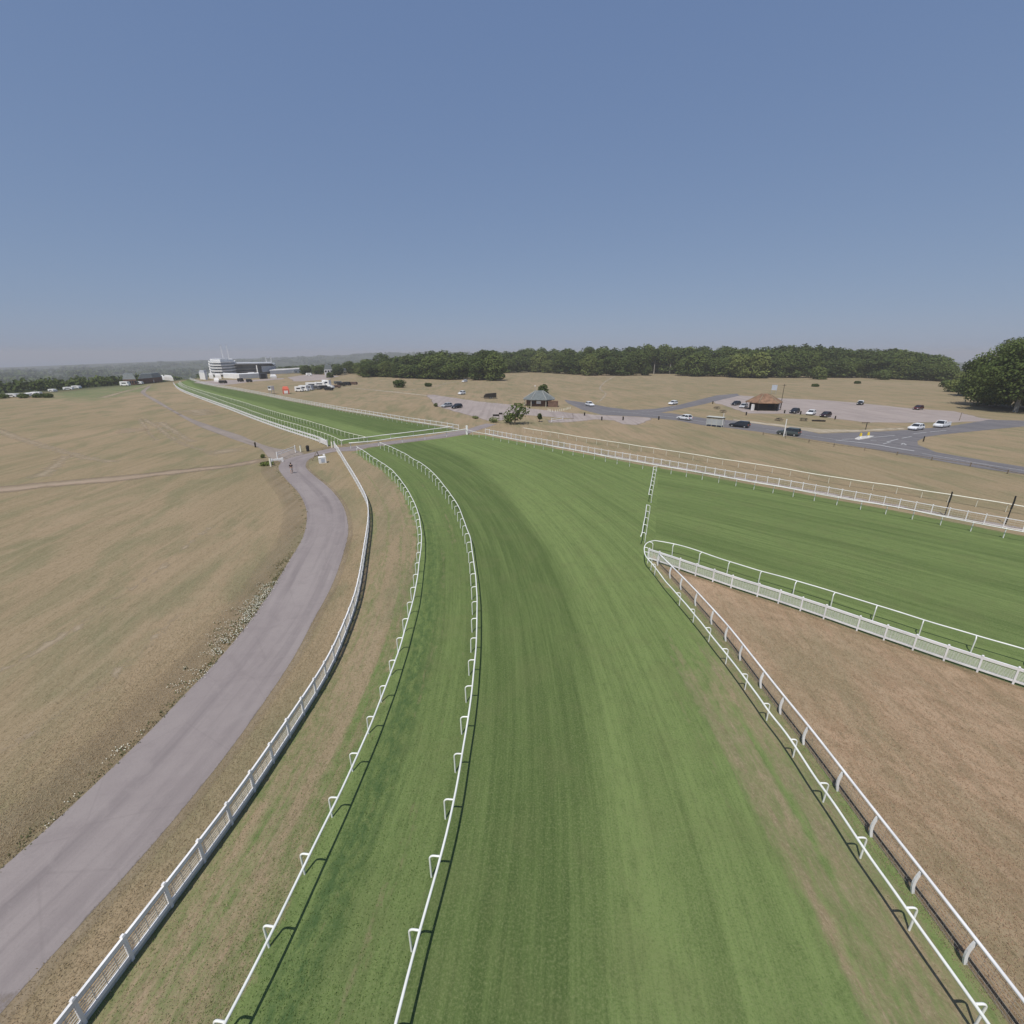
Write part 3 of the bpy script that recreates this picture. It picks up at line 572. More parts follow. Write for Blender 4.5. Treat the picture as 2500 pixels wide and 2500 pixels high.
running_rail('white rail on the right side of the straight', X2, -1, 2.3, 0., r=.05)
fr = spline(W([(853, 1095.5), (912.8, 1090), (971.8, 1081.8), (1029.4, 1074), (1085.9, 1067), (1140, 1059.5)]), 1.0)
running_rail('white rail on the near side of the tarmac crossing', fr, 1, 5.5, .3, h=1.15, arm=.1, r=.095, pr=.06)
bk = spline(W([(831, 1088), (889, 1081), (944, 1073.5), (999.4, 1067), (1053, 1059.6), (1107, 1052)]), 1.0)
running_rail('white rail on the far side of the tarmac crossing', bk, 1, 5.5, .3, h=1.1, arm=.1, r=.09, pr=.06)
for tops, lab in (([(1609, 1139), (1606, 1163), (1602, 1187), (1599, 1209)], 'short movable white rail closing the chute, far one of the two'), ([(1596, 1234), (1592, 1262), (1588.5, 1288), (1585, 1311)], 'short movable white rail closing the chute, the one reaching the pointed corner')):
    c = spline(W(tops, 1.1), .5); running_rail(lab, offset(c, .38), 1, 2.3, .05, arm=.38, r=.045, name='movable_rail', group=None)

# ------------------------------------------------------------------ boarded and meshed fences
def mesh_fence(label, c, spacing=1.8, first=0., h=1.12, top=.16, bottom=.12, z_bot=.16, kick=False, strands=6, group=None, m='board', post_w=.09, cap_n=100, vert=.35, name='fence', wires=True, wr=.009, thick=.05, posts=None):
    root = thing(name, label, 'fence', (c[len(c) // 2][0], c[len(c) // 2][1], 0), 0, group); o = Vector(root.location); lc = [(p[0] - o.x, p[1] - o.y) for p in c]
    MB().ribbon_box(lc, thick + .03, h - top, h).build('top_rail', M[m], root)
    MB().ribbon_box(lc, thick, z_bot, z_bot + bottom).build('bottom_rail', M[m], root)
    if kick: MB().ribbon_box(lc, .03, .0, z_bot - .01).build('kick_board', M['kick'], root)
    if wires:
        mb = MB(); z0, z1 = z_bot + bottom, h - top
        sub = lc[::2] if len(lc) > 8 else lc
        for k in range(strands):
            z = z0 + (z1 - z0) * (k + .7) / (strands + .4); mb.tube([(p[0], p[1], z) for p in sub], wr, 3, False)
        for p in pick(np.array(lc), vert, vert / 2): mb.tube([(p[0], p[1], z0), (p[0], p[1], z1)], wr * .65, 3, False)
        mb.build('wire_mesh', M['wire'], root)
    pm = straight_post_mesh(h + .03, post_w); pm.materials.append(M[m]); P = posts or pick(c, spacing, first); P.sort(key=lambda p: math.hypot(p[0], p[1]))
    for p in P[:cap_n]:
        link('post', pm, None, root, (p[0] - o.x, p[1] - o.y, 0), math.atan2(p[3], p[2]))
    if len(P) > cap_n:
        mb = MB(); vs = [v.co.copy() for v in pm.vertices]; fs = [tuple(f.vertices) for f in pm.polygons]
        for p in P[cap_n:]: mb.add([Matrix.Translation((p[0] - o.x, p[1] - o.y, 0)) @ Matrix.Rotation(math.atan2(p[3], p[2]), 4, 'Z') @ v for v in vs], fs)
        tag(mb.build('post', M[m], root), kind='stuff')
    return root
mesh_fence('white post and wire mesh fence between the tarmac path and the verge', Fc, 1.48, seq_first(Fc, (305, 2369), 1.48), kick=True, strands=6, thick=.05, wr=.012)
mesh_fence('white boarded wire fence between the brown triangle and the chute rail', NN, posts=traced(fenceN_px, NN), h=1.1, top=.17, strands=8, vert=.2, wr=.016)
mesh_fence('white lattice fence along the walkway behind the far chute rail', YY, 1.5, 0., h=1.15, top=.07, bottom=.09, z_bot=.10, strands=3, vert=.5)
mesh_fence('white boarded fence left of the straight running to the far stand', S1, 1.5, 0., h=1.15, top=.30, bottom=.35, z_bot=.1, strands=2, vert=.6, wires=False, post_w=.12)
mesh_fence('white lattice fence on the right side of the straight', X3, 2.3, 0., h=1.15, top=.10, bottom=.12, z_bot=.15, strands=2, vert=.8)
# netting fence beside the brown triangle: tube rail, slatted curved uprights, low netting
root = thing('netting_fence', 'white tube rail on broad curved slats beside the brown triangle', 'fence', (*PP[len(PP) // 2], 0)); o = Vector(root.location)
MB().tube([(p[0] - o.x, p[1] - o.y, 1.15) for p in PP], .055, 8).build('rail', M['board'], root, smooth=True)
mb = MB()
for k in range(7): mb.tube([(p[0] - o.x, p[1] - o.y, .10 + k * .15) for p in PP[::3]], .005, 3, False)
for p in pick(PP, .3, .1): mb.tube([(p[0] - o.x, p[1] - o.y, .02), (p[0] - o.x, p[1] - o.y, 1.1)], .004, 3, False)
mb.build('netting', M['net'], root)
sl = MB()
for k in range(6):
    z0, z1 = k * .18, (k + 1) * .18; f = lambda z: -.10 * math.sin(z / 1.08 * math.pi)
    sl.add([(-.03, f(z0) - .055, z0), (.03, f(z0) - .055, z0), (.03, f(z0) + .055, z0), (-.03, f(z0) + .055, z0), (-.03, f(z1) - .055, z1), (.03, f(z1) - .055, z1), (.03, f(z1) + .055, z1), (-.03, f(z1) + .055, z1)],
           [(3, 2, 1, 0), (4, 5, 6, 7), (0, 1, 5, 4), (1, 2, 6, 5), (2, 3, 7, 6), (3, 0, 4, 7)])
pme = bpy.data.meshes.new('post'); pme.from_pydata(sl.v, [], sl.f); pme.materials.append(M['board'])
for p in traced(fenceP_px, PP): link('post', pme, None, root, (p[0] - o.x, p[1] - o.y, 0), math.atan2(p[3], p[2]))
# flattened white boarding lying along the near fence end, right
# ------------------------------------------------------------------ posts, poles, gates and signs
def post_thing(name, label, px, h, r, m, cat='post', tilt=(0, 0), group=None, cap=None, z=0):
    p = at(*px); root = thing(name, label, cat, p, 0, group)
    MB().tube([(0, 0, 0), (tilt[0], tilt[1], h)], [r, r * .85], 8).build('shaft', M[m], root)
    if cap: MB().box((tilt[0], tilt[1], h + cap[2] / 2), cap).build('head', M[m], root)
    return root
for px, tp, lab in (((2306, 1260), (2320, 1200.7), 'tall black pole behind the far chute rail, left of the pair'), ((2454.7, 1280), (2472.6, 1211), 'tall black pole behind the far chute rail, right of the pair')):
    p = at(*px); r_ = thing('camera_pole', lab, 'pole', p, 0, 'black poles by the chute'); h = zat(p, tp[1])
    MB().tube([(0, 0, 0), (0, 0, h * .55)], .055, 8).build('lower_shaft', M['darkmetal'], r_); MB().tube([(0, 0, h * .55), (.06, .02, h * .8), (.0, 0, h)], [.08, .075, .07], 8).build('upper_shaft', M['darkmetal'], r_)
for px, tp, r, m, lab in (((1913, 1066), (1919, 1023), .11, 'whitewall', 'white post with a stay at the roadside in front of the grey car'), ((1763.5, 1038), (1768, 1009), .08, 'whitewall', 'white roadside post beside the glass bus shelter'),
                          ((1905, 996), (1914.5, 938), .09, 'darkwood', 'tall dark telegraph pole behind the tiled pavilion'), ((2342, 1027), (2346, 1007), .08, 'wood', 'timber post where the gravel car park meets the road'),
                          ((2355, 979), (2362.5, 947), .09, 'metal', 'grey pole in the grass in front of the big right trees'), ((2254, 1078), (2256, 1065), .12, 'darkwood', 'dark post on the grass tip of the road fork'),
                          ((1306, 962), (1306, 942), .06, 'metal', 'thin grey lamp post behind the slate kiosk')):
    p = at(*px); h = zat(p, tp[1]); q = at(*px); sh = ((tp[0] - px[0]) * 0, 0); rt = thing('roadside_post', lab, 'post', p)
    MB().tube([(0, 0, 0), (0, 0, h)], [r, r * .8], 8).build('shaft', M[m], rt)
    if 'stay' in lab: MB().tube([(.6, 0, 0), (0.05, 0, h * .5)], .05, 6).build('stay', M[m], rt)
    if 'lamp' in lab: MB().box((0, 0, h), (.5, .5, .35), taper=.6).build('lamp_head', M['whitewall'], rt)
    if 'telegraph' in lab: MB().box((0, 0, h - .35), (1.2, .1, .12)).build('crossarm', M[m], rt)
stub = [((1740, 986), 'west end of the right car park'), ((1821.5, 1014), 'grass in front of the tiled pavilion'), ((1915, 1009), 'right of the tiled pavilion'), ((1954, 1012), 'between the black hatchback and the white car'), ((2038.5, 1024), 'right of the dark red car'), ((1469, 1026), 'pavement edge, near the junction'), ((1521, 1026), 'pale bay by the junction'), ((1427, 1015), 'middle of the junction apron'), ((624, 1092), 'left edge of the side path'),
        ((1608, 1025), 'low kerb bank by the junction')]
s0 = None
for px, where in stub:
    lab = 'short dark timber bollard, ' + where
    if s0 is None:
        s0 = thing('bollard', lab, 'bollard', at(*px), 0, 'short dark timber bollards'); MB().box((0, 0, .5), (.28, .28, 1.0)).build('shaft', M['darkwood'], s0); MB().box((0, 0, 1.04), (.34, .34, .08), taper=.5).build('cap', M['wood'], s0)
    else: dup(s0, at(*px), random.uniform(0, 1), lab)
# row of little pale posts right of the kiosk, and white barrier
rw = spline(W([(1338, 1003), (1350, 1006), (1372, 1003), (1392, 998)]), 1.2)
pr0 = None
for i, p in enumerate(rw):
    if pr0 is None:
        pr0 = tag(MB().box((0, 0, .35), (.16, .16, .7), taper=.8).build('marker_post', M['warmwhite'], None, (p[0], p[1], 0)), 'pale little post in the row right of the slate kiosk', 'post', 'pale posts right of the kiosk')
    else:
        q = pr0.copy(); col.objects.link(q); q.location = (p[0], p[1], 0)
def barrier(label, a, b, h, m='whitewall', name='barrier', rails=(1.,), post=.14, th=.12):
    A_, B_ = at(*a), at(*b); d = B_ - A_; rt = thing(name, label, 'barrier', A_, math.atan2(d.y, d.x)); L = d.length
    for x in (0, L): MB().box((x, 0, h * .55), (post, post, h * 1.1)).build('post', M[m], rt)
    for k in rails: MB().box((L / 2, 0, h * k - th / 2), (L - post - .01, th * .6, th)).build('rail', M[m], rt)
    return rt
barrier('white barrier rail on the verge behind the outer cream rail', (1347, 1030), (1374, 1026), .95, rails=(1., .45))
barrier('white pole gate across the side path mouth', (678, 1122), (722, 1105), 1.25, name='pole_gate', rails=(1., .7), th=.08)
barrier('thick white low beam beside the path bend', (664, 1130), (690, 1127), .62, name='beam', post=.3, th=.3)
for px, lab, h in (((734.5, 1103), 'pale timber post right of the white pole gate', 1.25), ((661.5, 1139), 'pale timber post at the weedy path corner', 1.5), ((811, 1093), 'white post in the gap between the two fences', 1.3)):
    rt = thing('gate_post', lab, 'post', at(*px)); MB().box((0, 0, h / 2), (.22, .22, h)).build('shaft', M['warmwhite'], rt); MB().box((0, 0, h + .04), (.27, .27, .08), taper=.5).build('cap', M['wood'], rt)
rt = thing('litter_bin', 'dark litter bin by the path, right of the timber gate post', 'bin', at(752, 1102)); MB().tube([(0, 0, 0), (0, 0, 1.0)], [.26, .32], 10).build('drum', M['darkmetal'], rt); MB().tube([(0, 0, 1.0), (0, 0, 1.16)], [.33, .2], 10).build('lid', M['darkwood'], rt)
# white cabinet with a hatch, and the wooden frame leaning beside it
p = at(788, 1130); rt = thing('cabinet', 'white box cabinet standing on dry grass inside the path bend', 'cabinet', p, .5); MB().box((0, 0, .5), (1.15, .8, 1.0)).build('body', M['whitewall'], rt); MB().box((0, 0, 1.06), (1.25, .9, .12), taper=.8).build('lid', M['board'], rt); MB().box((.0, -.42, .5), (.55, .04, .6)).build('door', M['steelblue'], rt); MB().box((.35, .0, 1.30), (.3, .4, .36)).build('vent', M['whitewall'], rt)
p = at(776, 1122); rt = thing('jump_stand', 'wooden triangular stand beside the white cabinet', 'stand', p, .9)
for a, b in (((-1.1, 0, 0), (0, 0, 1.5)), ((.55, .2, 0), (0, 0, 1.5)), ((-.6, 0, .7), (.3, .1, .7))): MB().tube([a, b], .06, 5).build('strut', M['wood'], rt)
# double gate-end panels at the crossing
for a, b, lab in (((782, 1082), (801, 1090), 'white end panel of the boarded fence at the crossing'), ((818, 1094), (829, 1110), 'white gate panel at the crossing end of the path fence'), ):
    A_, B_ = at(*a), at(*b); d = B_ - A_; d.z = 0; rt = thing('gate', lab, 'gate', A_, math.atan2(d.y, d.x)); L = d.length
    MB().box((L / 2, 0, .62), (L, .06, .95)).build('panel', M['board'], rt)
    for x in (0, L): MB().box((x, -.08, .7), (.16, .16, 1.4)).build('post', M['board'], rt)
p = at(1140, 1060.5); rt = thing('corner_post', 'white square corner post where crossing and far rail meet', 'post', p); MB().box((0, 0, .95), (.42, .42, 1.9)).build('shaft', M['whitewall'], rt); MB().box((0, 0, 1.95), (.52, .52, .1), taper=.7).build('cap', M['board'], rt)
# notice boards and signs
for px, w, h, lab in (((1211, 1027), 1.6, 1.75, 'two legged dark notice board at the car park edge, wider one'), ((1222.5, 1023), .9, 1.8, 'narrow dark notice board beside the brown bush')):
    rt = thing('notice_board', lab, 'sign', at(*px)); pass
    for x in (-w / 2, w / 2): MB().box((x, 0, h / 2), (.11, .11, h)).build('leg', M['wood'], rt)
    MB().box((0, -.09, h - .25), (w + .15, .05, .5)).build('board', M['darkwood'], rt)
rt = thing('sign_board', 'pale blue grey sign board standing in the grass behind the tiled pavilion', 'sign', at(1888, 962), -.3); h = zat(at(1888, 962), 939.5)
for x in (-.9, .9): MB().box((x, 0, h / 2), (.1, .1, h)).build('leg', M['metal'], rt)
MB().box((0, -.1, h - 1.2), (2.2, .06, 2.3)).build('board', M['steelblue'], rt)
rt = thing('road_sign', 'dark T shaped road sign on the verge above the traffic island', 'sign', at(2113, 1049)); MB().box((0, 0, .9), (.12, .12, 1.8)).build('post', M['darkmetal'], rt); MB().box((-.35, 0, 1.72), (1.9, .06, .32)).build('board', M['wood'], rt)
# traffic island
p = at(2108, 1071); rt = thing('traffic_island', 'pale kerbed traffic island in the road fork', 'island', p, .0)
ip = [at(x, y) - p for x, y in [(2086, 1072), (2096, 1067), (2120, 1064.5), (2134, 1065.5), (2122, 1070), (2098, 1074)]]
MB().prism([(q.x, q.y) for q in ip], .0, .14, .96).build('kerb', M['concrete'], rt)
for px, lab in (((2100, 1069), 'yellow lit bollard, left one on the traffic island'), ((2118.5, 1067), 'yellow lit bollard, right one on the traffic island')):
    q = at(px[0], px[1], .14); rt = thing('traffic_bollard', lab, 'bollard', q, 0, 'yellow bollards on the island'); MB().box((0, 0, .2), (.34, .28, .4), taper=.85).build('base', M['whitewall'], rt); MB().box((0, 0, .75), (.4, .3, .7), taper=.7).build('shell', M['yellow'], rt)
# post and wire fence in the grass below the road
rails = spline(W([(1860, 1062), (1950, 1076), (2045, 1092), (2135, 1103), (2208, 1114), (2310, 1130), (2395, 1143), (2460, 1157), (2560, 1176)]), 1.0)
root = thing('low_fence', 'low grey timber knee rail in the grass below the road', 'fence', (*rails[len(rails) // 2], 0)); o = Vector(root.location)
pk = pick(rails, 5.2, .3); pm2 = straight_post_mesh(.62, .12); pm2.materials.append(M['wood'])
for q in pk: link('post', pm2, None, root, (q[0] - o.x, q[1] - o.y, 0), math.atan2(q[3], q[2]))
lc = [(q[0] - o.x, q[1] - o.y) for q in rails]; MB().ribbon_box(lc, .05, .42, .50).build('rail', M['wood'], root)
# bus shelter
p = at(1745, 1041); d = at(1762, 1043) - at(1728, 1039.5); rt = thing('bus_shelter', 'green framed glass bus shelter at the roadside', 'bus shelter', p, math.atan2(d.y, d.x)); w, dp, h = 3.9, 1.5, 2.35
for x in (-w / 2, -w / 6, w / 6, w / 2): MB().box((x, -dp / 2, h / 2), (.09, .09, h)).build('post', M['kick'], rt)
for x in (-w / 2, w / 2): MB().box((x, dp / 2, h / 2), (.09, .09, h)).build('post', M['kick'], rt)
MB().box((0, 0, h + .07), (w + .35, dp + .3, .13)).build('roof', M['kick'], rt); MB().box((0, 0, h - .12), (w + .2, dp + .15, .22)).build('fascia', M['darkmetal'], rt)
for x in (-w / 3, 0, w / 3): MB().box((x, -dp / 2, 1.25), (w / 3 - .12, .02, 1.3)).build('pane', M['glazing'], rt)
MB().box((0, -dp / 2, .55), (w - .1, .05, .10)).build('rail', M['kick'], rt); MB().box((0, -dp / 2 + .35, .5), (w * .7, .3, .06)).build('seat', M['kick'], rt)
# picnic tables and bench
t0 = None
for px, rz, lab in (((1750, 998.5), .4, 'dark picnic table on the grass, left of the two beside the shelter post'), ((1765, 1007), .2, 'dark picnic table on the grass, lower of the two beside the shelter post'), ((1901, 1027.5), .5, 'dark picnic table on the verge below the pavilion'), ((1961.5, 1027.5), -.3, 'dark picnic table on the verge below the white car')):
    if t0 is None:
        t0 = thing('picnic_table', lab, 'picnic table', at(*px), rz, 'dark picnic tables on the verge')
        MB().box((0, 0, .74), (1.8, .75, .06)).build('table_top', M['darkwood'], t0)
        for y in (-.72, .72): MB().box((0, y, .44), (1.8, .28, .05)).build('seat', M['darkwood'], t0)
        for x in (-.6, .6):
            MB().tube([(x, -.72, 0), (x, -.2, .7)], .05, 4).tube([(x, .72, 0), (x, .2, .7)], .05, 4).box((x, 0, .40), (.08, 1.6, .06)).build('trestle', M['wood'], t0)
    else: dup(t0, at(*px), rz, lab)
p = at(1998, 1029); rt = thing('log_barrier', 'dark brown log lying on the verge below the dark red car', 'log', p, -.25); MB().tube([(-1.6, 0, .22), (0, 0, .25), (1.7, 0, .22)], [.22, .25, .2], 8).build('trunk', M['darkwood'], rt); MB().tube([(1.0, 0, .4), (1.15, .1, .62)], .05, 5).build('stub', M['wood'], rt)
# ------------------------------------------------------------------ trees
def crown_mesh(name, w, h, z0, n, size, seed, lobes=14, flat=1.0, mat=None, round_=.55, dome=.36):
    """leaf clumps spread over many lobes; gaps between lobes stay open"""
    g = np.random.default_rng(seed); L = []
    for i in range(lobes):
        t = g.uniform(0, 1) if i % 3 or z0 > 2 else g.uniform(0, .12); zc = z0 + (h - z0) * (.12 + .76 * t); env = math.sin(math.pi * (.22 + .70 * t)) ** round_
        a = g.uniform(0, 2 * math.pi); rr = w / 2 * env * g.uniform(.30, .70); rad = w * g.uniform(.20, .31); zc = min(zc, z0 + (h - z0) * (.50 + .40 * math.sqrt(max(0., 1 - (rr / (w * .5)) ** 2))) - rad * .45)
        L.append((rr * math.cos(a), rr * math.sin(a), min(zc, h - rad * .75), rad, rad * g.uniform(.65, .95) * flat, g.uniform(0, 1)))
    L.append((0, 0, z0 + (h - z0) * .50, w * .42, (h - z0) * .455, .35)); k = g.integers(0, len(L), n); k[: int(n * dome)] = len(L) - 1
    P = np.array(L)[k]; d = g.normal(size=(n, 3)); d /= np.linalg.norm(d, axis=1)[:, None]; rad = g.uniform(.55, 1.06, n) ** .5
    C = P[:, :3] + d * np.c_[P[:, 3], P[:, 3], P[:, 4]] * rad[:, None]
    nv = d + g.normal(0, .55, (n, 3)); nv[:, 2] += .25; nv /= np.linalg.norm(nv, axis=1)[:, None]
    r1 = g.normal(size=(n, 3)); a = np.cross(nv, r1); a /= np.linalg.norm(a, axis=1)[:, None]; b = np.cross(nv, a)
    s = size * g.uniform(.55, 1.25, n)[:, None]; e = g.uniform(.5, 1, n)[:, None]
    v = np.stack([C - a * s, C - b * s * e + nv * s * .15, C + a * s * g.uniform(.7, 1, n)[:, None], C + b * s * e - nv * s * .2], 1).reshape(-1, 3)
    v[:, 2] = np.maximum(v[:, 2], .05)
    me = bpy.data.meshes.new(name); me.from_pydata([tuple(q) for q in v], [], [tuple(range(i * 4, i * 4 + 4)) for i in range(n)])
    tint = np.clip(P[:, 5] * .6 + g.normal(.2, .22, n), 0, 1)
    A_ = me.attributes.new('tint', 'FLOAT', 'POINT'); A_.data.foreach_set('value', np.repeat(tint, 4).astype(np.float32))
    if mat: me.materials.append(mat)
    return me
def trunk_mesh(h, r, seed, spread, start=.25, limbs=6):
    g = random.Random(seed); mb = MB(); lean = (g.uniform(-.03, .03) * h, g.uniform(-.03, .03) * h)
    mb.tube([(0, 0, -.1), (lean[0] * .3, lean[1] * .3, h * .3), (lean[0], lean[1], h * .85)], [r * 1.25, r * .8, r * .2], 8)
    for i in range(limbs):
        t = start + (.7 - start) * i / limbs; a = i * 2.4 + g.uniform(-.4, .4); q = (lean[0] * t, lean[1] * t, h * t); s = spread * g.uniform(.6, 1)
        mb.tube([q, (q[0] + math.cos(a) * s * .5, q[1] + math.sin(a) * s * .5, q[2] + h * .12), (q[0] + math.cos(a) * s, q[1] + math.sin(a) * s, q[2] + h * .2)], [r * .42, r * .28, r * .1], 5)
    me = bpy.data.meshes.new('trunk'); me.from_pydata(mb.v, [], mb.f); return me
PROTO = {}
KIND = dict(dark=('leaf_dark', 'dark green'), mid=('leaf_mid', 'mid green'), light=('leaf_light', 'pale green'))
def proto(kind, var, tall=False):
    k = (kind, var, tall)
    if k not in PROTO:
        z0 = 9.0 if tall else .2; sd = hash((len(PROTO), var)) % 1000 + var * 17 + (3 if tall else 0)
        cm = crown_mesh('crown', 8 if tall else 13, 20, z0, 1700 if tall else 3600, .60, var * 31 + len(KIND[kind][1]) + (100 if tall else 0), 9 if tall else 18, 1, M[KIND[kind][0]])
        tm = trunk_mesh(20, .42, var + 5, 4.5 if not tall else 2, .5 if tall else .2); tm.materials.append(M['palebark' if tall else 'bark']); PROTO[k] = (cm, tm)
    return PROTO[k]
def tree(p, h, w, kind, label, group=None, tall=False, var=None, name='tree'):
    cm, tm = proto(kind, random.randrange(4) if var is None else var, tall); rt = thing(name, label, 'tree', p, random.uniform(0, 6.28), group, (w / (8 if tall else 13), w / (8 if tall else 13), h / 20))
    link('trunk', tm, None, rt); link('crown', cm, None, rt); return rt
base_y = lambda x: np.interp(x, [870, 890, 1000, 1100, 1160, 1240, 1300, 1400, 1500, 1600, 1700, 1900, 2000, 2100, 2200, 2320], [914, 918, 923, 927, 924, 910, 908, 914, 917, 916, 918, 922, 922, 922, 926, 932])
top_y = lambda x: np.interp(x, [870, 890, 910, 935, 955, 975, 1000, 1040, 1065, 1085, 1110, 1150, 1190, 1230, 1270, 1310, 1350, 1400, 1455, 1500, 1520, 1560, 1595, 1640, 1700, 1750, 1800, 1850, 1900, 1960, 2000, 2050, 2100, 2150, 2200, 2240, 2262, 2280, 2305, 2320],
                            [905, 888, 868, 860, 866, 869, 864, 858, 853, 854, 860, 857, 850, 857, 851, 845, 849, 847, 841, 847, 846, 842, 835, 844, 842, 841, 847, 845, 839, 836, 842, 847, 849, 848, 852, 862, 864, 863, 867, 885])
x = 905
while x < 2300:                                                                  # back rows: only tops show
    for f, lo, hi in ((1.16, .97, 1.0), (1.09, .86, .98)):
        xx = x + random.uniform(-9, 9); p0 = at(xx, float(base_y(xx))); p = Vector((p0.x * f, p0.y * f, 0)); h = zat(p, float(top_y(xx))) * random.uniform(lo, hi) + (.6 if f > 1.1 else 0)
        tree(p, h, random.uniform(17, 25), random.choice(['dark', 'dark', 'mid']), 'tree in the back rows of the woodland belt, only its crown top showing', 'woodland back rows')
    x += random.uniform(26, 38)
x = 893
while x < 2316:                                                                  # front row, crowns down to the grass
    if not (1590 < x < 1665 or 1148 < x < 1238):
        p = at(x, float(base_y(x))); kd = random.choice(['dark', 'mid', 'mid', 'dark', 'light' if random.random() < .55 else 'mid']); h = zat(p, float(top_y(x))) * random.uniform(.55, .86)
        tree(p, h, random.uniform(13, 18), kd, KIND[kd][1] + ' bushy tree in the front row of the woodland belt', 'woodland front row, ' + KIND[kd][1])
    x += random.uniform(21, 31)
for px, ty, w, kd, lab in (((1168, 928), 868, 15, 'mid', 'rounded tree at the left of the clump jutting out of the woodland'), ((1207, 929), 858, 17, 'mid', 'broad tree at the right of the clump jutting out of the woodland'), ((1192, 926), 852, 15, 'dark', 'dark tree behind the clump jutting out of the woodland'),
                           ((1067, 925), 872, 13, 'light', 'yellowish green tree in the woodland edge left of the jutting clump'), ((1312, 909), 868, 14, 'light', 'yellowish tree at the woodland edge above the slate kiosk'), ((1437, 917), 862, 15, 'light', 'pale dome shaped tree where the winding chalk path meets the wood'),
                           ((1700, 919), 858, 17, 'mid', 'spreading tree standing forward on a bare trunk, right of the tall pines'), ((1800, 922), 860, 17, 'light', 'pale green tree left of the big pale pair in the woodland front'), ((1850, 923), 856, 18, 'light', 'large pale green tree in the woodland front above the tiled pavilion')):
    p = at(*px); tree(p, zat(p, ty), w, kd, lab)
for i, x in enumerate((1596, 1609, 1622, 1634, 1646, 1654)):
    p = at(x, 913 - i % 3); tree(p, zat(p, 850 + (i % 3) * 4), 7.5, 'dark', 'tall thin tree with a bare pale trunk in the woodland gap', 'tall bare trunked trees', True)
def bush(px, w, h, kind, label, name='bush', group=None, dense=900, size=None, seed=None):
    p = at_t(*px) if px[0] < 200 else at(*px); rt = thing(name, label, 'bush', p, random.uniform(0, 6)); s = seed or random.randrange(999)
    cm = crown_mesh('foliage', w, h, .05, dense, size or w * .055, s, 9, 1, M['leaf_' + kind]); link('foliage', cm, None, rt)
    mb = MB()
    for k in range(4): a = k * 1.6; mb.tube([(0, 0, 0), (math.cos(a) * w * .15, math.sin(a) * w * .15, h * .5)], [.05, .02], 5)
    mb.build('stem', M['bark'], rt); return rt
bush((1995, 926), 12, 9.5, 'light', 'rounded light green bush in front of the woodland, above the right car park', dense=1500)
bush((2155, 927), 11, 7, 'mid', 'green bush at the woodland edge above the white roofed car', dense=1300)
bush((1990, 944), 4.5, 1.6, 'dark', 'low dark thorn bush alone on the far grass, left one')
bush((2093, 937), 4.2, 1.8, 'dark', 'low dark thorn bush alone on the far grass, right one')
bush((1046, 944), 4.6, 2.2, 'dark', 'round dark bush beside the chalk track')
bush((1205, 1031), 3.0, 1.5, 'light', 'low ragged scrub bush at the corner of the left car park', dense=260, size=.2)
bush((1240, 1032), 2.8, 2.1, 'mid', 'ragged brown green bush left of the leaning thorn tree', dense=320, size=.2)
bush((1064, 993), 1.6, 1.4, 'dark', 'small dark shrub left of the parked silver car')
bush((1160, 1022), 2.4, .8, 'light', 'low scrub on the bank at the left car park edge', dense=200, size=.16)
bush((652, 1135), 2.4, .55, 'light', 'weedy green tuft at the corner of path and dirt track')
bush((642, 1118), .9, .7, 'mid', 'dark shrub on the left edge of the side path')
def solo(px, top, w, kind, label, z0f, n, size, lean=0., lobes=16, r=.22, seed=5, flat=1, trunk='bark', name='tree'):
    p = at(*px); h = zat(p, top); rt = thing(name, label, 'tree', p, 0)
    cm = crown_mesh('crown', w, h, h * z0f, n, size, seed, lobes, flat, M['leaf_' + kind], dome=.08)
    if lean: 
        for v in cm.vertices: v.co.x += lean * v.co.z / h
    link('crown', cm, None, rt); tm = trunk_mesh(h, r, seed, w * .3, .2, 7); tm.materials.append(M[trunk])
    if lean:
        for v in tm.vertices: v.co.x += lean * v.co.z / h
    link('trunk', tm, None, rt); return rt
solo((1256, 1036), 983, 6.4, 'mid', 'leaning thorn tree beside the crossing end of the left car park', .20, 620, .30, .9, 11, .16, 21)
solo((1325, 978), 938, 5.2, 'dark', 'round dark tree behind the slate roofed kiosk', .18, 1500, .4, 0, 12, .2, 8)
solo((976, 946), 926, 6.5, 'dark', 'small dark bushy tree alone on the grass by the chalk track', .12, 900, .45, 0, 10, .2, 12)
solo((1317, 1030), 1008, 1.6, 'dark', 'thin staked sapling on the verge behind the outer cream rail', .3, 300, .2, 0, 7, .06, 15)
for px, top, w, kd, sd, lab, n in (((2418, 992), 826, 19, 'mid', 31, 'broad leafy tree at the left of the big clump by the right edge', 7000), ((2478, 1006), 815, 22, 'mid', 32, 'tallest spreading tree at the right edge with drooping branches', 9000), ((2545, 1000), 818, 20, 'mid', 33, 'leafy tree half out of frame at the right edge', 6000),
                                   ((2460, 968), 812, 22, 'dark', 34, 'dark tree at the back of the big clump by the right edge', 7000), ((2375, 968), 868, 14, 'dark', 35, 'lower dark tree on the left flank of the big clump', 5000)):
    solo(px, top, w, kd, lab, .04 if n != 9000 else .10, int(n * 1.4), .42, 0, 34, .5, sd, .8, 'palebark')
bush((2335, 957), 11, 6.5, 'light', 'light green hedge bush left of the big tree clump', dense=1800, size=.45)
bush((2318, 945), 10, 4, 'mid', 'sprawling green hedge at the left foot of the big tree clump', dense=1500, size=.45)
bush((2420, 985), 9, 3.8, 'light', 'pale green bush under the big tree clump', dense=1500, size=.4)
bush((2356, 936), 14, 7.5, 'light', 'rounded pale bush behind the hedge at the right woodland end', dense=1800, size=.55)
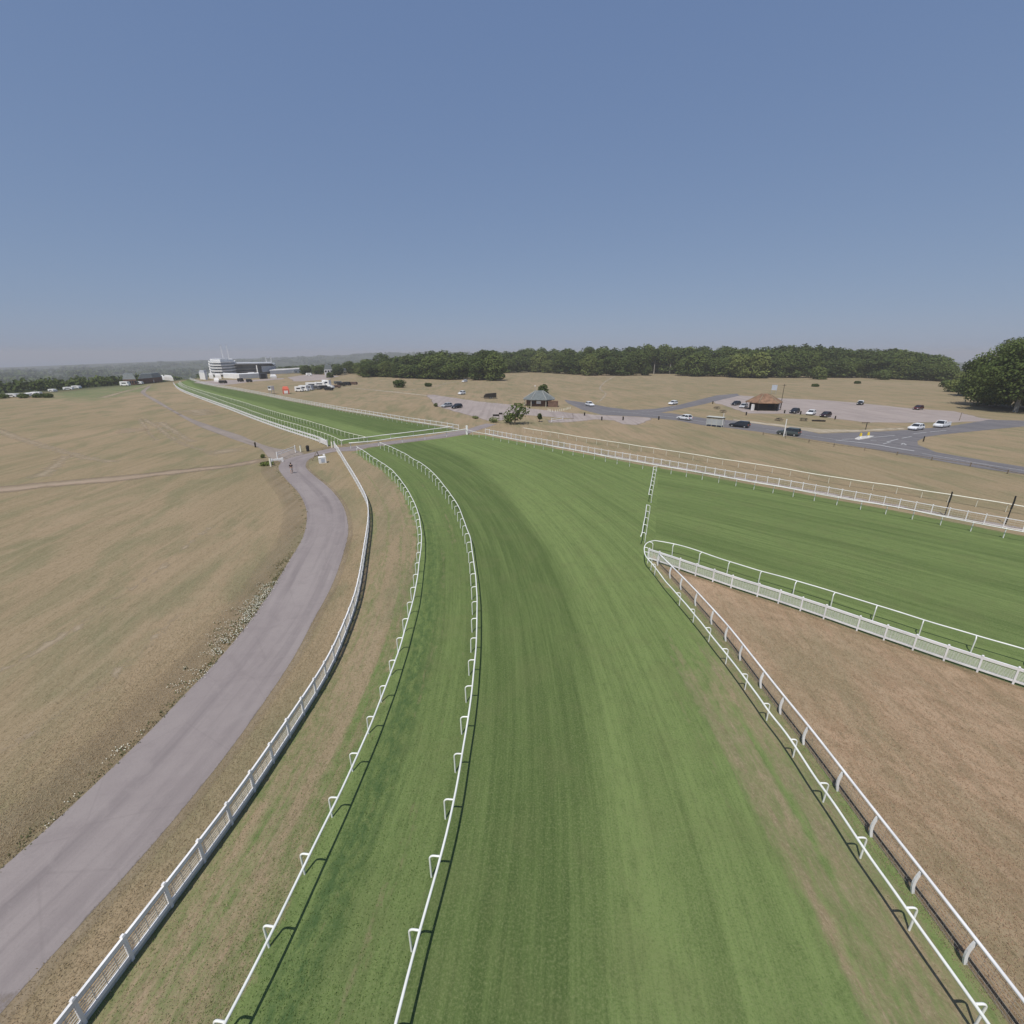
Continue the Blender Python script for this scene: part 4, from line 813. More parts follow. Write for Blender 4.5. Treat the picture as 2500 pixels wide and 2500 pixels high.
bush((58, 972), 4.4, 1.9, 'mid', 'bush on the crest of the left field, right of the parked cars', dense=700); bush((95, 971), 4.4, 1.9, 'mid', 'bush on the crest of the left field, middle one', dense=700); bush((118, 971), 4.4, 1.9, 'mid', 'bush on the crest of the left field, rightmost', dense=700); bush((8, 973), 4.4, 1.9, 'mid', 'bush on the crest at the left edge', dense=700)
def mass(name, spots, n, size, m, seed):
    g = np.random.default_rng(seed); V = []; T = []
    for (x, y, z, w, h) in spots:
        k = n; d = g.normal(size=(k, 3)); d /= np.linalg.norm(d, axis=1)[:, None]; d[:, 2] = np.abs(d[:, 2]) * np.where(g.random(k) < .85, 1, -.2)
        bl = g.integers(0, 4, k); off = g.normal(0, .22, (4, 3)); C = np.array([x, y, z + h * .42]) + (d * g.uniform(.6, 1, k)[:, None] * .85 + off[bl]) * np.array([w / 2, w / 2, h * .55])
        nv = d + g.normal(0, .5, (k, 3)); nv /= np.linalg.norm(nv, axis=1)[:, None]; a = np.cross(nv, g.normal(size=(k, 3))); a /= np.linalg.norm(a, axis=1)[:, None]; b = np.cross(nv, a); s = w * size * g.uniform(.6, 1.3, k)[:, None]
        V.append(np.stack([C - a * s, C - b * s * .8, C + a * s, C + b * s * .8], 1).reshape(-1, 3)); T.append(np.repeat(np.clip(g.uniform(0, .8) + g.normal(0, .18, k), 0, 1), 4))
    V = np.concatenate(V); nq = len(V) // 4; me = bpy.data.meshes.new(name); me.vertices.add(len(V)); me.vertices.foreach_set('co', V.astype(np.float32).ravel()); me.loops.add(nq * 4); me.loops.foreach_set('vertex_index', np.arange(nq * 4, dtype=np.int32))
    me.polygons.add(nq); me.polygons.foreach_set('loop_start', np.arange(0, nq * 4, 4, dtype=np.int32)); me.update(calc_edges=True)
    A_ = me.attributes.new('tint', 'FLOAT', 'POINT'); A_.data.foreach_set('value', np.concatenate(T).astype(np.float32)); return link(name, me, m)
sp = []
for i in range(1050):
    az = random.uniform(-62, -9); r0 = float(drop_r(az)) + (110 if az < -38 else 60 if az < -34 else 35); r = r0 + (1700 - r0) * random.random() ** 1.7
    if -37.5 < az < -22 and r < 600: continue
    x, y = r * math.sin(R(az)), r * math.cos(R(az)); h = random.uniform(9, 15) if r < 700 else random.uniform(11, 17); zt = float(terrain(x, y)); px_ = 1250 + FPX * x / (y * CP + (CAM_H - zt) * SP)
    if r < 900: h = min(h, max(4., zat((x, y), float(np.interp(px_, [-200, 0, 100, 200, 300, 400, 520, 700, 900], [934, 930, 922, 919, 917, 912, 910, 893, 885]))) - zt))
    sp.append((x, y, float(terrain(x, y)) - .5, h * random.uniform(.9, 1.3), h))
tag(mass('woodland', sp, 110, .10, M['leaf_dark'], 3), 'dark band of woodland falling away beyond the left field and the grandstand', 'woodland', kind='stuff')
sp = []
for i in range(1500):
    az = random.uniform(-64, 66); r = random.uniform(1500, 4500); x, y = r * math.sin(R(az)), r * math.cos(R(az)); h = random.uniform(12, 22); sp.append((x, y, float(terrain(x, y)) - 2, h * random.uniform(2.5, 6), h))
tag(mass('far_woodland', sp, 60, .065, M['leaf_dark'], 4), 'hazy blue green woods on the far plain under the skyline', 'woodland', kind='stuff')
# individual trees round the stands
for px, top, w, kd, lab in (((748, 914), 890, 11, 'dark', 'dark tree right of the grandstand, left of the white house'), ((778, 914), 893, 10, 'dark', 'dark tree just left of the tall white house'), ((826, 916), 893, 11, 'dark', 'dark tree just right of the tall white house'), ((855, 912), 880, 13, 'dark', 'tall dark tree between white house and woodland'), ((878, 914), 884, 12, 'mid', 'tree at the left end of the woodland belt'), ((897, 921), 884, 11, 'mid', 'low leafy tree at the front left corner of the woodland belt'),
                            ((707, 909), 893, 9, 'dark', 'small dark tree near the right end of the grandstand'), ((806, 922), 908, 6, 'mid', 'low bushy tree in front of the tall white house')):
    p = at(*px); tree(p, zat(p, top), w, kd, lab)
# ------------------------------------------------------------------ kiosk and pavilion
def poly_pts(n, r, ph=0., ex=0.): return [(r * math.cos(2 * math.pi * k / n + ph) + (ex if math.cos(2 * math.pi * k / n + ph) > 0 else -ex), r * math.sin(2 * math.pi * k / n + ph)) for k in range(n)]
def hip_hall(name, label, px, n, r, wall_h, top, roof, hip, wall, ph, ex=0., rz=0., over=1.1, ridge=.12):
    p = at(*px); rt = thing(name, label, 'building', p, rz); MB().prism(poly_pts(n, r, ph, ex), 0, wall_h).build('wall', M[wall], rt)
    ev = poly_pts(n, r + over, ph, ex); rp = poly_pts(n, r * ridge, ph, ex * .9 + .05); mb = MB(); e0, e1 = wall_h - .05, wall_h + .12
    mb.add([(a, b, e1) for a, b in ev] + [(a, b, top) for a, b in rp], [(k, (k + 1) % n, n + (k + 1) % n, n + k) for k in range(n)] + [tuple(range(n, 2 * n))])
    mb.add([(a, b, e0) for a, b in ev] + [(a, b, e1) for a, b in ev], [tuple(range(n))[::-1]] + [(k, (k + 1) % n, n + (k + 1) % n, n + k) for k in range(n)])
    ro = mb.build('roof', M[roof], rt); hp = MB()
    for a, b in zip(ev, rp): hp.tube([(a[0], a[1], e1 + .03), (b[0], b[1], top + .03)], .11, 5)
    hp.build('hip_tiles', M[hip], ro); return rt, ev, p
kz = zat(at(1316, 996), 958)
kt, ev, p = hip_hall('kiosk', 'octagonal cafe kiosk with a grey slate hip roof beside the left car park', (1316, 990), 8, 4.0, 2.3, kz, 'slate', 'slate2', 'brick', math.pi / 8, .8, -.1, 1.2, .15)
for k in range(8): MB().tube([(ev[k][0] * .93, ev[k][1] * .93, 0), (ev[k][0] * .93, ev[k][1] * .93, 2.27)], .09, 6).build('column', M['warmwhite'], kt)
MB().box((0, -3.9, 1.5), (1.6, .2, 1.0)).build('hatch', M['whitewall'], kt); MB().box((2.9, -2.9, 1.15), (1.3, .2, 2.1), .75).build('door', M['steelblue'], kt); MB().box((-1.9, -3.95, 1.4), (1.0, .16, .9)).build('window', M['glass'], kt)
rt = thing('yard_wall', 'brown brick yard wall on the right of the slate kiosk', 'wall', at(1350, 993), -.15); MB().box((0, 0, .95), (3.4, 2.2, 1.9)).build('wall', M['brick'], rt); MB().box((0, 0, 1.96), (3.6, 2.4, .12)).build('coping', M['tile'], rt)
pz = zat(at(1862, 1008), 967)
pt, ev, p = hip_hall('pavilion', 'six sided dark timber pavilion with a mossy red tiled roof by the right car park', (1862, 1000), 6, 4.1, 2.45, pz, 'tile', 'tile2', 'darkwood', math.pi / 6 + .35, .35, .0, 1.35, .22)
for k in range(6): MB().tube([(ev[k][0] * .95, ev[k][1] * .95, 0), (ev[k][0] * .95, ev[k][1] * .95, 2.4)], .10, 6).build('column', M['darkwood'], pt)
MB().box((-4.6, -2.3, 1.0), (.9, .5, 2.0), .4).build('door', M['whitewall'], pt); MB().box((.4, -3.95, 1.55), (2.0, .16, .8), .05).build('window', M['glass'], pt); MB().box((4.3, -1.0, 1.2), (.3, 1.4, 1.9), .2).build('side_panel', M['whitewall'], pt)
# ------------------------------------------------------------------ grandstand group far up the straight
def wpx(x, y, k=1.0):
    p = at(x, y); return (p.x * k, p.y * k)
def slab_poly(px, k=1.0): return [wpx(x, y, k) for x, y in px]
q0 = at(545, 917); rt = thing('club_stand', 'white tiered stand with rounded balconies left of the main grandstand', 'grandstand', q0)
def loc(poly): return [(a - q0.x, b - q0.y) for a, b in poly]
foot = [at(514, 916)[:2], at(517, 918)[:2], at(524, 919)[:2], at(545, 919)[:2], at(568, 917)[:2], at(581, 914)[:2]]
foot = [(a, b) for a, b in foot]; deep = [(a * 1.07, b * 1.07) for a, b in (foot[-1], foot[0])]; foot = foot + deep
cx = sum(a for a, b in foot) / len(foot); cy = sum(b for a, b in foot) / len(foot)
sc_ = lambda k: loc([(cx + (a - cx) * k, cy + (b - cy) * k) for a, b in foot])
hz_ = lambda y: zat(q0, y)
MB().prism(sc_(.9), 0, hz_(882)).build('glazed_core', M['glazing'], rt)
for y in (911, 904, 897, 890.5): MB().prism(sc_(1.0), hz_(y + 1.6), hz_(y - 1.2)).build('balcony', M['whitewall'], rt)
MB().prism(sc_(.97), hz_(885.5), hz_(882.5)).build('balcony', M['whitewall'], rt); MB().prism(sc_(.80), hz_(882.5), hz_(877.5)).build('roof', M['whitewall'], rt); MB().prism(sc_(.62), hz_(877.5), hz_(875.5)).build('plant_room', M['roofgrey'], rt)
for i, (x, ty) in enumerate(((553.5, 843), (567.5, 842))):
    b = at(x, 917); b = Vector((b.x * 1.03, b.y * 1.03, 0)); r_ = thing('mast', ('thin white mast on the white tiered stand, left one', 'thin white mast on the white tiered stand, right one')[i], 'mast', (b.x, b.y, hz_(878)), 0, 'masts on the stands'); MB().tube([(0, 0, 0), (-.6, 0, zat(b, ty) - hz_(878))], [.22, .14], 6).build('pole', M['whitewall'], r_); MB().box((-.6, 0, zat(b, ty) - hz_(878)), (.5, .5, .4)).build('lamp_head', M['metal'], r_)
g0 = at(630, 912); rt = thing('grandstand', 'long dark glazed grandstand with a flat pale roof and sloping right end', 'grandstand', g0)
def gl(px): return [(at(x, y).x - g0.x, at(x, y).y - g0.y) for x, y in px]
fr_ = gl([(572, 914), (632, 912.5), (676, 911)]); bk_ = [(a * 1 + g0.x * .09, b + g0.y * .09) for a, b in fr_[::-1]]; gz = lambda y: zat(g0, y)
MB().prism(fr_ + bk_, 0, gz(888)).build('glazed_front', M['glazing'], rt); rp_ = gl([(568, 915), (632, 913.5), (668, 912.4)]); MB().prism(rp_ + [(a + g0.x * .1, b + g0.y * .1) for a, b in rp_[::-1]], gz(888), gz(885.5)).build('roof', M['roofgrey'], rt)
e = gl([(668, 912.4), (682, 911)]); e2 = [(a + g0.x * .1, b + g0.y * .1) for a, b in e[::-1]]; z0_, z1_, z2_ = gz(888.5), gz(886), gz(899)
MB().add([(e[0][0], e[0][1], z0_), (e[1][0], e[1][1], z2_ - .4), (e2[0][0], e2[0][1], z2_ - .4), (e2[1][0], e2[1][1], z0_), (e[0][0], e[0][1], z1_), (e[1][0], e[1][1], z2_), (e2[0][0], e2[0][1], z2_), (e2[1][0], e2[1][1], z1_)], [(3, 2, 1, 0), (4, 5, 6, 7), (0, 1, 5, 4), (1, 2, 6, 5), (2, 3, 7, 6), (3, 0, 4, 7)]).build('roof_slope', M['roofgrey'], rt)
for y in (899.5, 906): 
    f2 = gl([(575, 914.6), (628, 913.1)]); MB().prism(f2 + [(a + g0.x * .012, b + g0.y * .012) for a, b in f2[::-1]], gz(y + .8), gz(y - .4)).build('gallery', M['concrete'], rt)
f3 = gl([(641, 913), (675, 911.6)]); MB().prism(f3 + [(a + g0.x * .01, b + g0.y * .01) for a, b in f3[::-1]], gz(908), gz(893)).build('end_glass', M['steelblue'], rt)
for i, x in enumerate((629.5,)): f4 = gl([(x - 1.2, 914), (x + 1.2, 914)]); MB().prism(f4 + [(a + g0.x * .006, b + g0.y * .006) for a, b in f4[::-1]], 0, gz(891)).build('pier', M['whitewall'], rt)
for i, x in enumerate((655, 667)):
    b = at(x, 912); b = Vector((b.x * 1.05, b.y * 1.05, 0)); r_ = thing('mast', ('white mast on the grandstand roof, left one', 'white mast on the grandstand roof, right one')[i], 'mast', (b.x, b.y, gz(886.2)), 0, 'masts on the stands'); MB().tube([(0, 0, 0), (0, 0, zat(b, 871.5) - gz(886.2))], [.28, .22], 6).build('pole', M['whitewall'], r_)
    MB().box((0, 0, zat(b, 871.5) - gz(886.2)), (.9, .5, .5)).build('lamp_head', M['metal'], r_)
def block(name, label, cat, pxs, top, m, back=.03, roof=None, rh=.0, extra=None):
    """a building whose front foot runs through two or more photo points"""
    c = at(*pxs[len(pxs) // 2]); rt = thing(name, label, cat, c); f = [(at(x, y).x - c.x, at(x, y).y - c.y) for x, y in pxs]; b = [(a + c.x * back, q + c.y * back) for a, q in f[::-1]]; h = zat(c, top)
    MB().prism(f + b, 0, h).build('wall', M[m], rt)
    if roof: MB().prism([(a * 1.03, q * 1.03) for a, q in f + b], h, h + rh, .7).build('roof', M[roof], rt)
    if extra: extra(rt, f, h)
    return rt
def windows(nx, z0, z1, m='glass', nm='window'):
    def fn(rt, f, h):
        a, b = Vector(f[0]), Vector(f[-1]); d = (b - a); n = Vector((d.y, -d.x)).normalized(); rz = math.atan2(d.y, d.x)
        for k in range(nx): q = a + d * ((k + .5) / nx) + n * .06; MB().box((q.x, q.y, h * (z0 + z1) / 2), (d.length / nx * .6, .14, h * (z1 - z0)), rz).build(nm, M[m], rt)
    return fn
block('terrace', 'pale stepped terrace below the dark grandstand', 'terrace', [(546, 923), (585, 925), (634, 922)], 913.5, 'whitewall', .035)
block('long_annex', 'low white annex running right from the grandstand foot', 'building', [(660, 914), (700, 912), (745, 908)], 903, 'whitewall', .03, 'concrete', .8, windows(9, .25, .65))
block('big_screen', 'large dark screen standing on the rails side of the stands', 'screen', [(634, 925.5), (654, 924.5)], 911.5, 'screen', .004, None, 0, windows(1, .08, .94, 'darkmetal', 'panel'))
block('tower', 'white angular timing tower at the end of the straight', 'tower', [(489, 926), (502, 927), (508, 926)], 910, 'whitewall', .008, 'roofgrey', 1.6, windows(2, .5, .8))
for pxs, top, lab in (([(511, 924), (522, 925)], 915.5, 'white marquee just right of the timing tower'), ([(526, 924), (541, 925)], 916, 'white marquee below the rounded stand'), ([(557, 915), (575, 914.5)], 909.5, 'white tent roof between rounded stand and grandstand'), ([(604, 918), (624, 917)], 911.8, 'white tent roof on the terrace'), ([(660, 924), (676, 923.5)], 917.5, 'white marquee right of the big screen'),
                      ([(523, 931.5), (536, 932)], 927, 'long white tent near the bend of the far rails'), ([(366, 934), (377, 934)], 928, 'white marquee in front of the stable roofs'), ([(392, 927), (402, 927.5)], 920, 'white marquee at the right end of the stables'), ([(402, 928), (424, 930)], 921, 'long white marquee at the far end of the straight')):
    block('marquee', lab, 'marquee', pxs, top + 1.2, 'canvas', .012, 'canvas', 1.3)
block('stable_block', 'brown stable range with a grey roof, left one', 'building', [(303, 939), (335, 938.5)], 926, 'brick', .045, 'slate', 3.0, windows(5, .2, .7)); block('stable_block', 'brown stable range with a long grey roof, right one', 'building', [(340, 937), (375, 934), (398, 931)], 922.5, 'brick', .045, 'slate', 2.6, windows(7, .2, .7))
block('house', 'tall white gabled house among dark trees', 'house', [(793, 916), (813, 915.5)], 902, 'whitewall', .02, 'slate', 3.5, windows(3, .55, .85)); block('house', 'cream house at the edge of the wood', 'house', [(839, 915), (847, 914.5)], 905, 'cream', .014, 'slate', 2.0, windows(2, .4, .7)); block('house', 'small cream cottage left of the woodland belt', 'house', [(869, 912), (878, 911.5)], 906, 'cream', .014, 'tile', 1.5, windows(2, .3, .7))
block('house', 'white cottage right of the cream house', 'house', [(856, 909), (865, 908.5)], 902, 'whitewall', .014, 'slate', 1.5, windows(2, .3, .7))
block('ticket_office', 'white block behind the caravans right of the stands', 'building', [(719, 911), (736, 910)], 904.5, 'whitewall', .012, 'slate', 1.0, windows(2, .3, .7)); 
block('red_tent', 'red canvas tent beside the far right rail', 'tent', [(691, 962), (707, 961.5)], 950, 'red', .014, 'red', 1.1, windows(1, .1, .7, 'canvas', 'awning'))
rt = thing('judge_box', 'white raised judging box beside the far right rail', 'hut', at(664, 962), -.5)
for x in (-.9, .9):
    for y in (-.6, .6): MB().box((x, y, .9), (.14, .14, 1.8)).build('leg', M['metal'], rt)
MB().box((0, 0, 2.6), (2.2, 1.6, 1.6)).build('cabin', M['whitewall'], rt); MB().box((0, -.82, 2.8), (1.7, .06, .6)).build('window', M['glass'], rt); MB().box((0, 0, 3.46), (2.5, 1.9, .12)).build('roof', M['roofgrey'], rt)
sheet('apron', P2([(470, 934), (500, 931), (545, 927), (600, 928), (640, 926), (700, 922), (690, 926), (625, 931), (570, 938), (530, 941.5), (495, 938)]), M['gravel'], .016, 5, jitter=.3)
sheet('apron', P2([(700, 921), (760, 913), (830, 918), (790, 928), (720, 932)]), M['gravel'], .015, 5, jitter=.5)
# ------------------------------------------------------------------ vehicles
def wheel_at(rt, x, y, r):
    w = MB().tube([(x, y - .1, r), (x, y + .1, r)], r, 12).build('wheel', M['tyre'], rt); MB().tube([(x, y - .115, r), (x, y + .115, r)], r * .58, 8).build('rim', M['metal'], w)
def car(label, a, b, L, Wd, H, kind, colr, roofc=None, group=None):
    """a = rear, b = front (photo pixels on the ground); parts: body, roof, window, four wheels, lights"""
    A_, B_ = at(*a), at(*b); d = B_ - A_; c = (A_ + B_) / 2; rt = thing('parked_car' if 'parked' in label else 'car', label, 'pickup' if kind == 'pickup' else 'car', c, math.atan2(d.y, d.x)); pm = paint('car_paint_%d' % len(PAINT), colr); h2, w2 = L / 2, Wd / 2; belt = H * .62
    prof = [(-h2 + .06, .30), (-h2, .55), (-h2 + .04, belt - .05), (-h2 + .15, belt), (h2 * .32, belt), (h2 - .35, belt - .16), (h2 - .05, belt - .32), (h2, .45), (h2 - .1, .25)]
    n = len(prof); mb = MB(); vs = []
    for s, k in ((-1, 1.), (1, 1.)):
        vs += [(x, s * w2 * (1.0 if .3 < z < belt - .1 else .93), z) for x, z in prof]
    mb.add(vs, [tuple(range(n))[::-1], tuple(range(n, 2 * n))] + [(i, (i + 1) % n, n + (i + 1) % n, n + i) for i in range(n)]); mb.build('body', pm, rt)
    x0, x1, r0, r1 = dict(hatch=(-h2 + .12, h2 * .40, -h2 + .55, h2 * .02), estate=(-h2 + .10, h2 * .40, -h2 + .32, h2 * .05), suv=(-h2 + .08, h2 * .42, -h2 + .28, h2 * .10), pickup=(-.05, h2 * .62, .0, h2 * .36), saloon=(-h2 + .55, h2 * .36, -h2 + 1.1, h2 * .0))[kind]
    if kind == 'pickup':
        for s in (-1, 1): MB().box((-h2 / 2, s * (w2 - .04), belt + .18), (h2 - .1, .05, .36)).build('side_board', pm, rt)
    y0, y1 = w2 * .93, w2 * .76; zt = H - .06
    MB().add([(x0, -y0, belt), (x1, -y0, belt), (x1, y0, belt), (x0, y0, belt), (r0, -y1, zt), (r1, -y1, zt), (r1, y1, zt), (r0, y1, zt)], [(0, 1, 5, 4), (1, 2, 6, 5), (2, 3, 7, 6), (3, 0, 4, 7)]).build('window', M['glass'], rt)
    rp = paint('roof_paint_%d' % len(PAINT), roofc) if roofc else pm; ro = MB().box(((r0 + r1) / 2, 0, H - .03), (r1 - r0 + .06, 2 * y1 + .06, .09), taper=.95)
    for s in (-1, 1):
        for xa, xb in ((x1, r1), ((x0 + x1) / 2, (r0 + r1) / 2), (x0, r0)): ro.tube([(xa, s * y0 * 1.005, belt), (xb, s * y1 * 1.01, zt)], .055, 4)
    ro.build('roof', rp, rt)
    for x in (-h2 + .78, h2 - .82):
        for s in (-1, 1): wheel_at(rt, x, s * (w2 - .09), .33)
    for s in (-1, 1): MB().box((h2 - .03, s * w2 * .68, belt - .38), (.1, .34, .16)).build('headlight', M['whitewall'], rt); MB().box((-h2 + .0, s * w2 * .76, belt - .16), (.1, .24, .2)).build('tail_light', M['red'], rt)
    return rt
WH, BK, SV = (.72, .73, .74), (.012, .012, .014), (.34, .36, .38)
car('white hatchback driving on the left arm of the junction', (1426, 988), (1454, 994.5), 4.0, 1.75, 1.5, 'hatch', WH)
car('white saloon leaving the junction towards the right car park', (1656, 986), (1629, 990), 4.2, 1.75, 1.45, 'hatch', WH)
car('white hatchback on the main road left of the bus shelter', (1689, 1027.5), (1653, 1022.5), 4.2, 1.8, 1.55, 'hatch', WH)
car('black estate car on the main road between shelter and white post', (1826, 1045), (1784, 1040.5), 4.7, 1.85, 1.6, 'estate', (.018, .022, .030))
car('grey green off roader behind the white roadside post', (1946, 1065), (1903, 1060), 4.6, 1.9, 1.75, 'suv', (.06, .075, .075))
car('silver car parked nose to the bank in the left car park', (1104, 992), (1077, 995.5), 4.3, 1.75, 1.45, 'hatch', SV)
car('black car parked beside the silver one in the left car park', (1129, 994.5), (1101, 998.5), 4.3, 1.8, 1.5, 'hatch', BK)
car('white car parked on the grass between bush and dark trailer', (1136, 962.5), (1119, 964.5), 3.6, 1.7, 1.75, 'suv', WH)
car('white car parked on the chalk track below the jutting clump of trees', (1144, 932), (1125, 934), 4.6, 1.8, 1.6, 'estate', WH)
car('black car parked left of the tiled pavilion', (1809, 987.5), (1783, 991), 4.2, 1.75, 1.5, 'hatch', BK)
car('silver car parked against the left side of the tiled pavilion', (1826, 993), (1803, 998.5), 4.0, 1.75, 1.5, 'hatch', (.42, .43, .45))
car('black hatchback parked right of the tiled pavilion', (1952, 1006), (1926, 1011.5), 4.0, 1.8, 1.55, 'hatch', BK)
car('white hatchback parked between black and dark red cars', (1990, 1010), (1968, 1016), 3.9, 1.75, 1.5, 'hatch', WH)
car('dark red car parked right of the white hatchback', (2029, 1015), (2000, 1020.5), 4.2, 1.8, 1.5, 'hatch', (.030, .012, .014))
car('dark car with a white roof parked at the back of the gravel', (2107, 985), (2092, 991.5), 3.9, 1.75, 1.5, 'hatch', BK, WH)
car('maroon car parked at the back of the gravel car park', (2254, 998.5), (2227, 1001.5), 3.8, 1.75, 1.45, 'hatch', (.075, .016, .014))
car('white hatchback at the road mouth behind the flatbed', (2253, 1047), (2217, 1052), 4.2, 1.8, 1.55, 'hatch', WH)
car('white flatbed pickup on the road fork', (2315, 1040.5), (2281, 1045.5), 4.8, 1.9, 1.75, 'pickup', WH)
# dark box trailer on the grass
p = at(1196, 973); rt = thing('trailer', 'dark box trailer with a sloping nose parked on the grass above the car park', 'trailer', p, .12)
MB().add([(x, y, z) for y in (-1.0, 1.0) for x, z in ((-2.6, .4), (-2.35, 1.2), (-1.6, 1.95), (2.6, 2.25), (2.6, .4))], [(0, 1, 2, 3, 4), (9, 8, 7, 6, 5)] + [(i, 5 + i, 5 + (i + 1) % 5, (i + 1) % 5) for i in range(5)]).build('body', M['darkwood'], rt)
for x in (.1, .9):
    for s in (-1, 1): wheel_at(rt, x, s * 1.02, .34)
MB().tube([(-2.6, 0, .5), (-3.6, 0, .42)], .06, 5).build('drawbar', M['darkmetal'], rt); MB().box((2.64, 0, 1.3), (.05, 1.8, 1.6)).build('ramp', M['wood'], rt)
# caravans, vans and small cars far off
def van(name, label, cat, px, rz, L, H, m, group=None):
    p = at_t(*px) if px[0] < 200 else at(*px); rt = thing(name, label, cat, p, rz, group); MB().box((-.2, 0, .35 + (H - .35) / 2), (L - .4, 2.0, H - .35), taper=.95).build('body', M[m], rt)
    MB().box((L / 2 - .55, 0, .8), (1.1, 1.9, .95), taper=.9).build('nose', M[m], rt); MB().box((0, -1.0, H * .66), (L * .5, .08, H * .22)).build('window', M['glass'], rt)
    for x in (-L * .28, L * .3):
        for s in (-1, 1): MB().tube([(x, s * .9 - .1, .32), (x, s * .9 + .1, .32)], .33, 8).build('wheel', M['tyre'], rt)
    return rt
far = [((731, 956), 3.6, 2.4, 'canvas', 'small white caravan at the left end of the showmen row'), ((743, 955), 4.6, 2.8, 'canvas', 'white caravan second in the showmen row'), ((756, 953), 4.0, 2.6, 'roofgrey', 'grey van in the showmen row'), ((762, 948), 6.0, 3.0, 'whitewall', 'white lorry at the back of the showmen row'), ((772, 951), 5.0, 2.0, 'screen', 'dark trailer in the middle of the showmen row'),
       ((783, 944.5), 6.0, 2.6, 'whitewall', 'white lorry behind the dark trailers'), ((790, 950), 4.6, 1.9, 'darkwood', 'dark trailer right of the middle of the showmen row'), ((799, 944), 5.2, 3.6, 'whitewall', 'tall white van towering in the showmen row'), ((806, 949), 4.6, 1.6, 'whitewall', 'low white trailer in front of the tall white van'), ((803, 953), 4.2, 1.4, 'darkmetal', 'dark car in front of the showmen row'),
       ((822, 947), 4.2, 1.5, 'brick', 'brown car right of the showmen row'), ((834, 943), 4.4, 2.0, 'darkwood', 'dark hut wagon right of the showmen row'), ((848, 941), 4.4, 2.0, 'darkmetal', 'dark van right of the hut wagon'), ((864, 939), 4.2, 1.6, 'brick', 'brown car at the right end of the showmen row'), ((826, 938), 5.0, 1.8, 'screen', 'grey trailer behind the showmen row'), ((588, 932), 3.4, 2.2, 'darkwood', 'dark van on the apron below the terrace, left'), ((609, 933), 3.4, 1.9, 'darkmetal', 'dark van on the apron below the terrace, right'),
       ((755, 917.5), 4.6, 2.2, 'canvas', 'white van parked below the white annex'), ((30, 970), 3.9, 1.5, 'canvas', 'white car parked beyond the crest, leftmost'), ((47, 969), 3.8, 1.4, 'roofgrey', 'grey car parked beyond the crest'), ((64, 968), 3.8, 1.3, 'whitewall', 'white car parked beyond the crest, left of the lone dark bush'), ((78, 966), 3.8, 1.3, 'whitewall', 'white car parked beyond the crest, middle'), ((90, 964), 3.8, 1.3, 'canvas', 'white car parked beyond the crest, right'),
       ((130, 957), 3.9, 1.4, 'whitewall', 'white car at the top edge of the green field, left'), ((168, 952), 4.0, 1.5, 'whitewall', 'white car at the top edge of the green field, middle'), ((188, 949), 4.8, 1.6, 'canvas', 'long white estate car at the top edge of the green field'), ((307, 942), 5.0, 2.4, 'whitewall', 'white van at the corner of the left stable range'), ((340, 938), 4.4, 1.6, 'canvas', 'white car between the stable ranges'), ((545, 936), 4.4, 1.8, 'darkwood', 'dark car on the apron near the far rails')]
for px, L, H, m, lab in far: van('van' if H > 1.7 else 'car', lab, 'van' if H > 1.7 else 'car', px, random.uniform(-.35, .35), L, H, m)
# ------------------------------------------------------------------ walker on the path
p = at(713, 1156); rt = thing('person', 'person in black top and pale shorts walking away on the tarmac path', 'person', p, .35)
def skin_body(name, verts, edges, radii, m, root_i=0):
    me = bpy.data.meshes.new(name); me.from_pydata(verts, edges, []); me.materials.append(M[m]); ob = bpy.data.objects.new(name, me); col.objects.link(ob); ob.parent = rt
    md = ob.modifiers.new('skin', 'SKIN'); lay = me.skin_vertices[0] if me.skin_vertices else None
    if lay is None:
        bpy.context.view_layer.objects.active = ob; bpy.ops.mesh.customdata_skin_add(); lay = me.skin_vertices[0]
    for i, r in enumerate(radii): lay.data[i].radius = (r, r)
    lay.data[root_i].use_root = True; md.use_smooth_shade = True; ob.modifiers.new('sub', 'SUBSURF').levels = 1; ob.modifiers['sub'].render_levels = 1; return ob
V = [(0, 0, .92), (0, 0, 1.12), (0, .01, 1.36), (0, .01, 1.46), (0, .02, 1.55), (0, .03, 1.66)]; E_ = [(0, 1), (1, 2), (2, 3), (3, 4), (4, 5)]; Rr = [.125, .12, .13, .055, .085, .07]
for s in (-1, 1):
    k = len(V); V += [(s * .09, 0, .86), (s * .1, s * .13, .48), (s * .1, s * .10 - .06, .09), (s * .1, s * .10 + .10, .05)]; E_ += [(0, k), (k, k + 1), (k + 1, k + 2), (k + 2, k + 3)]; Rr += [.09, .06, .042, .035]
    k = len(V); V += [(s * .19, .01, 1.38), (s * .24, -s * .06, 1.12), (s * .24, -s * .05 + .14, .92), (s * .24, -s * .05 + .18, .85)]; E_ += [(2, k), (k, k + 1), (k + 1, k + 2), (k + 2, k + 3)]; Rr += [.058, .042, .03, .028]; hb = k + 3
    for j in range(5): f0 = len(V); a = (j - 2) * .02; V += [(s * .24 + (-s * .03 if j == 4 else 0), -s * .05 + .18 + a, .83), (s * .235, -s * .05 + .2 + a * 1.2, .775 + abs(a) * .5)]; E_ += [(hb, f0), (f0, f0 + 1)]; Rr += [.011, .008]
skin_body('body', V, E_, Rr, 'skin')
Vt = [(0, 0, 1.0), (0, 0, 1.15), (0, .01, 1.38)]; Et = [(0, 1), (1, 2)]; Rt = [.145, .145, .15]
for s in (-1, 1): k = len(Vt); Vt += [(s * .19, .01, 1.39), (s * .235, -s * .05, 1.16)]; Et += [(2, k), (k, k + 1)]; Rt += [.078, .062]
skin_body('shirt', Vt, Et, Rt, 'shirt')
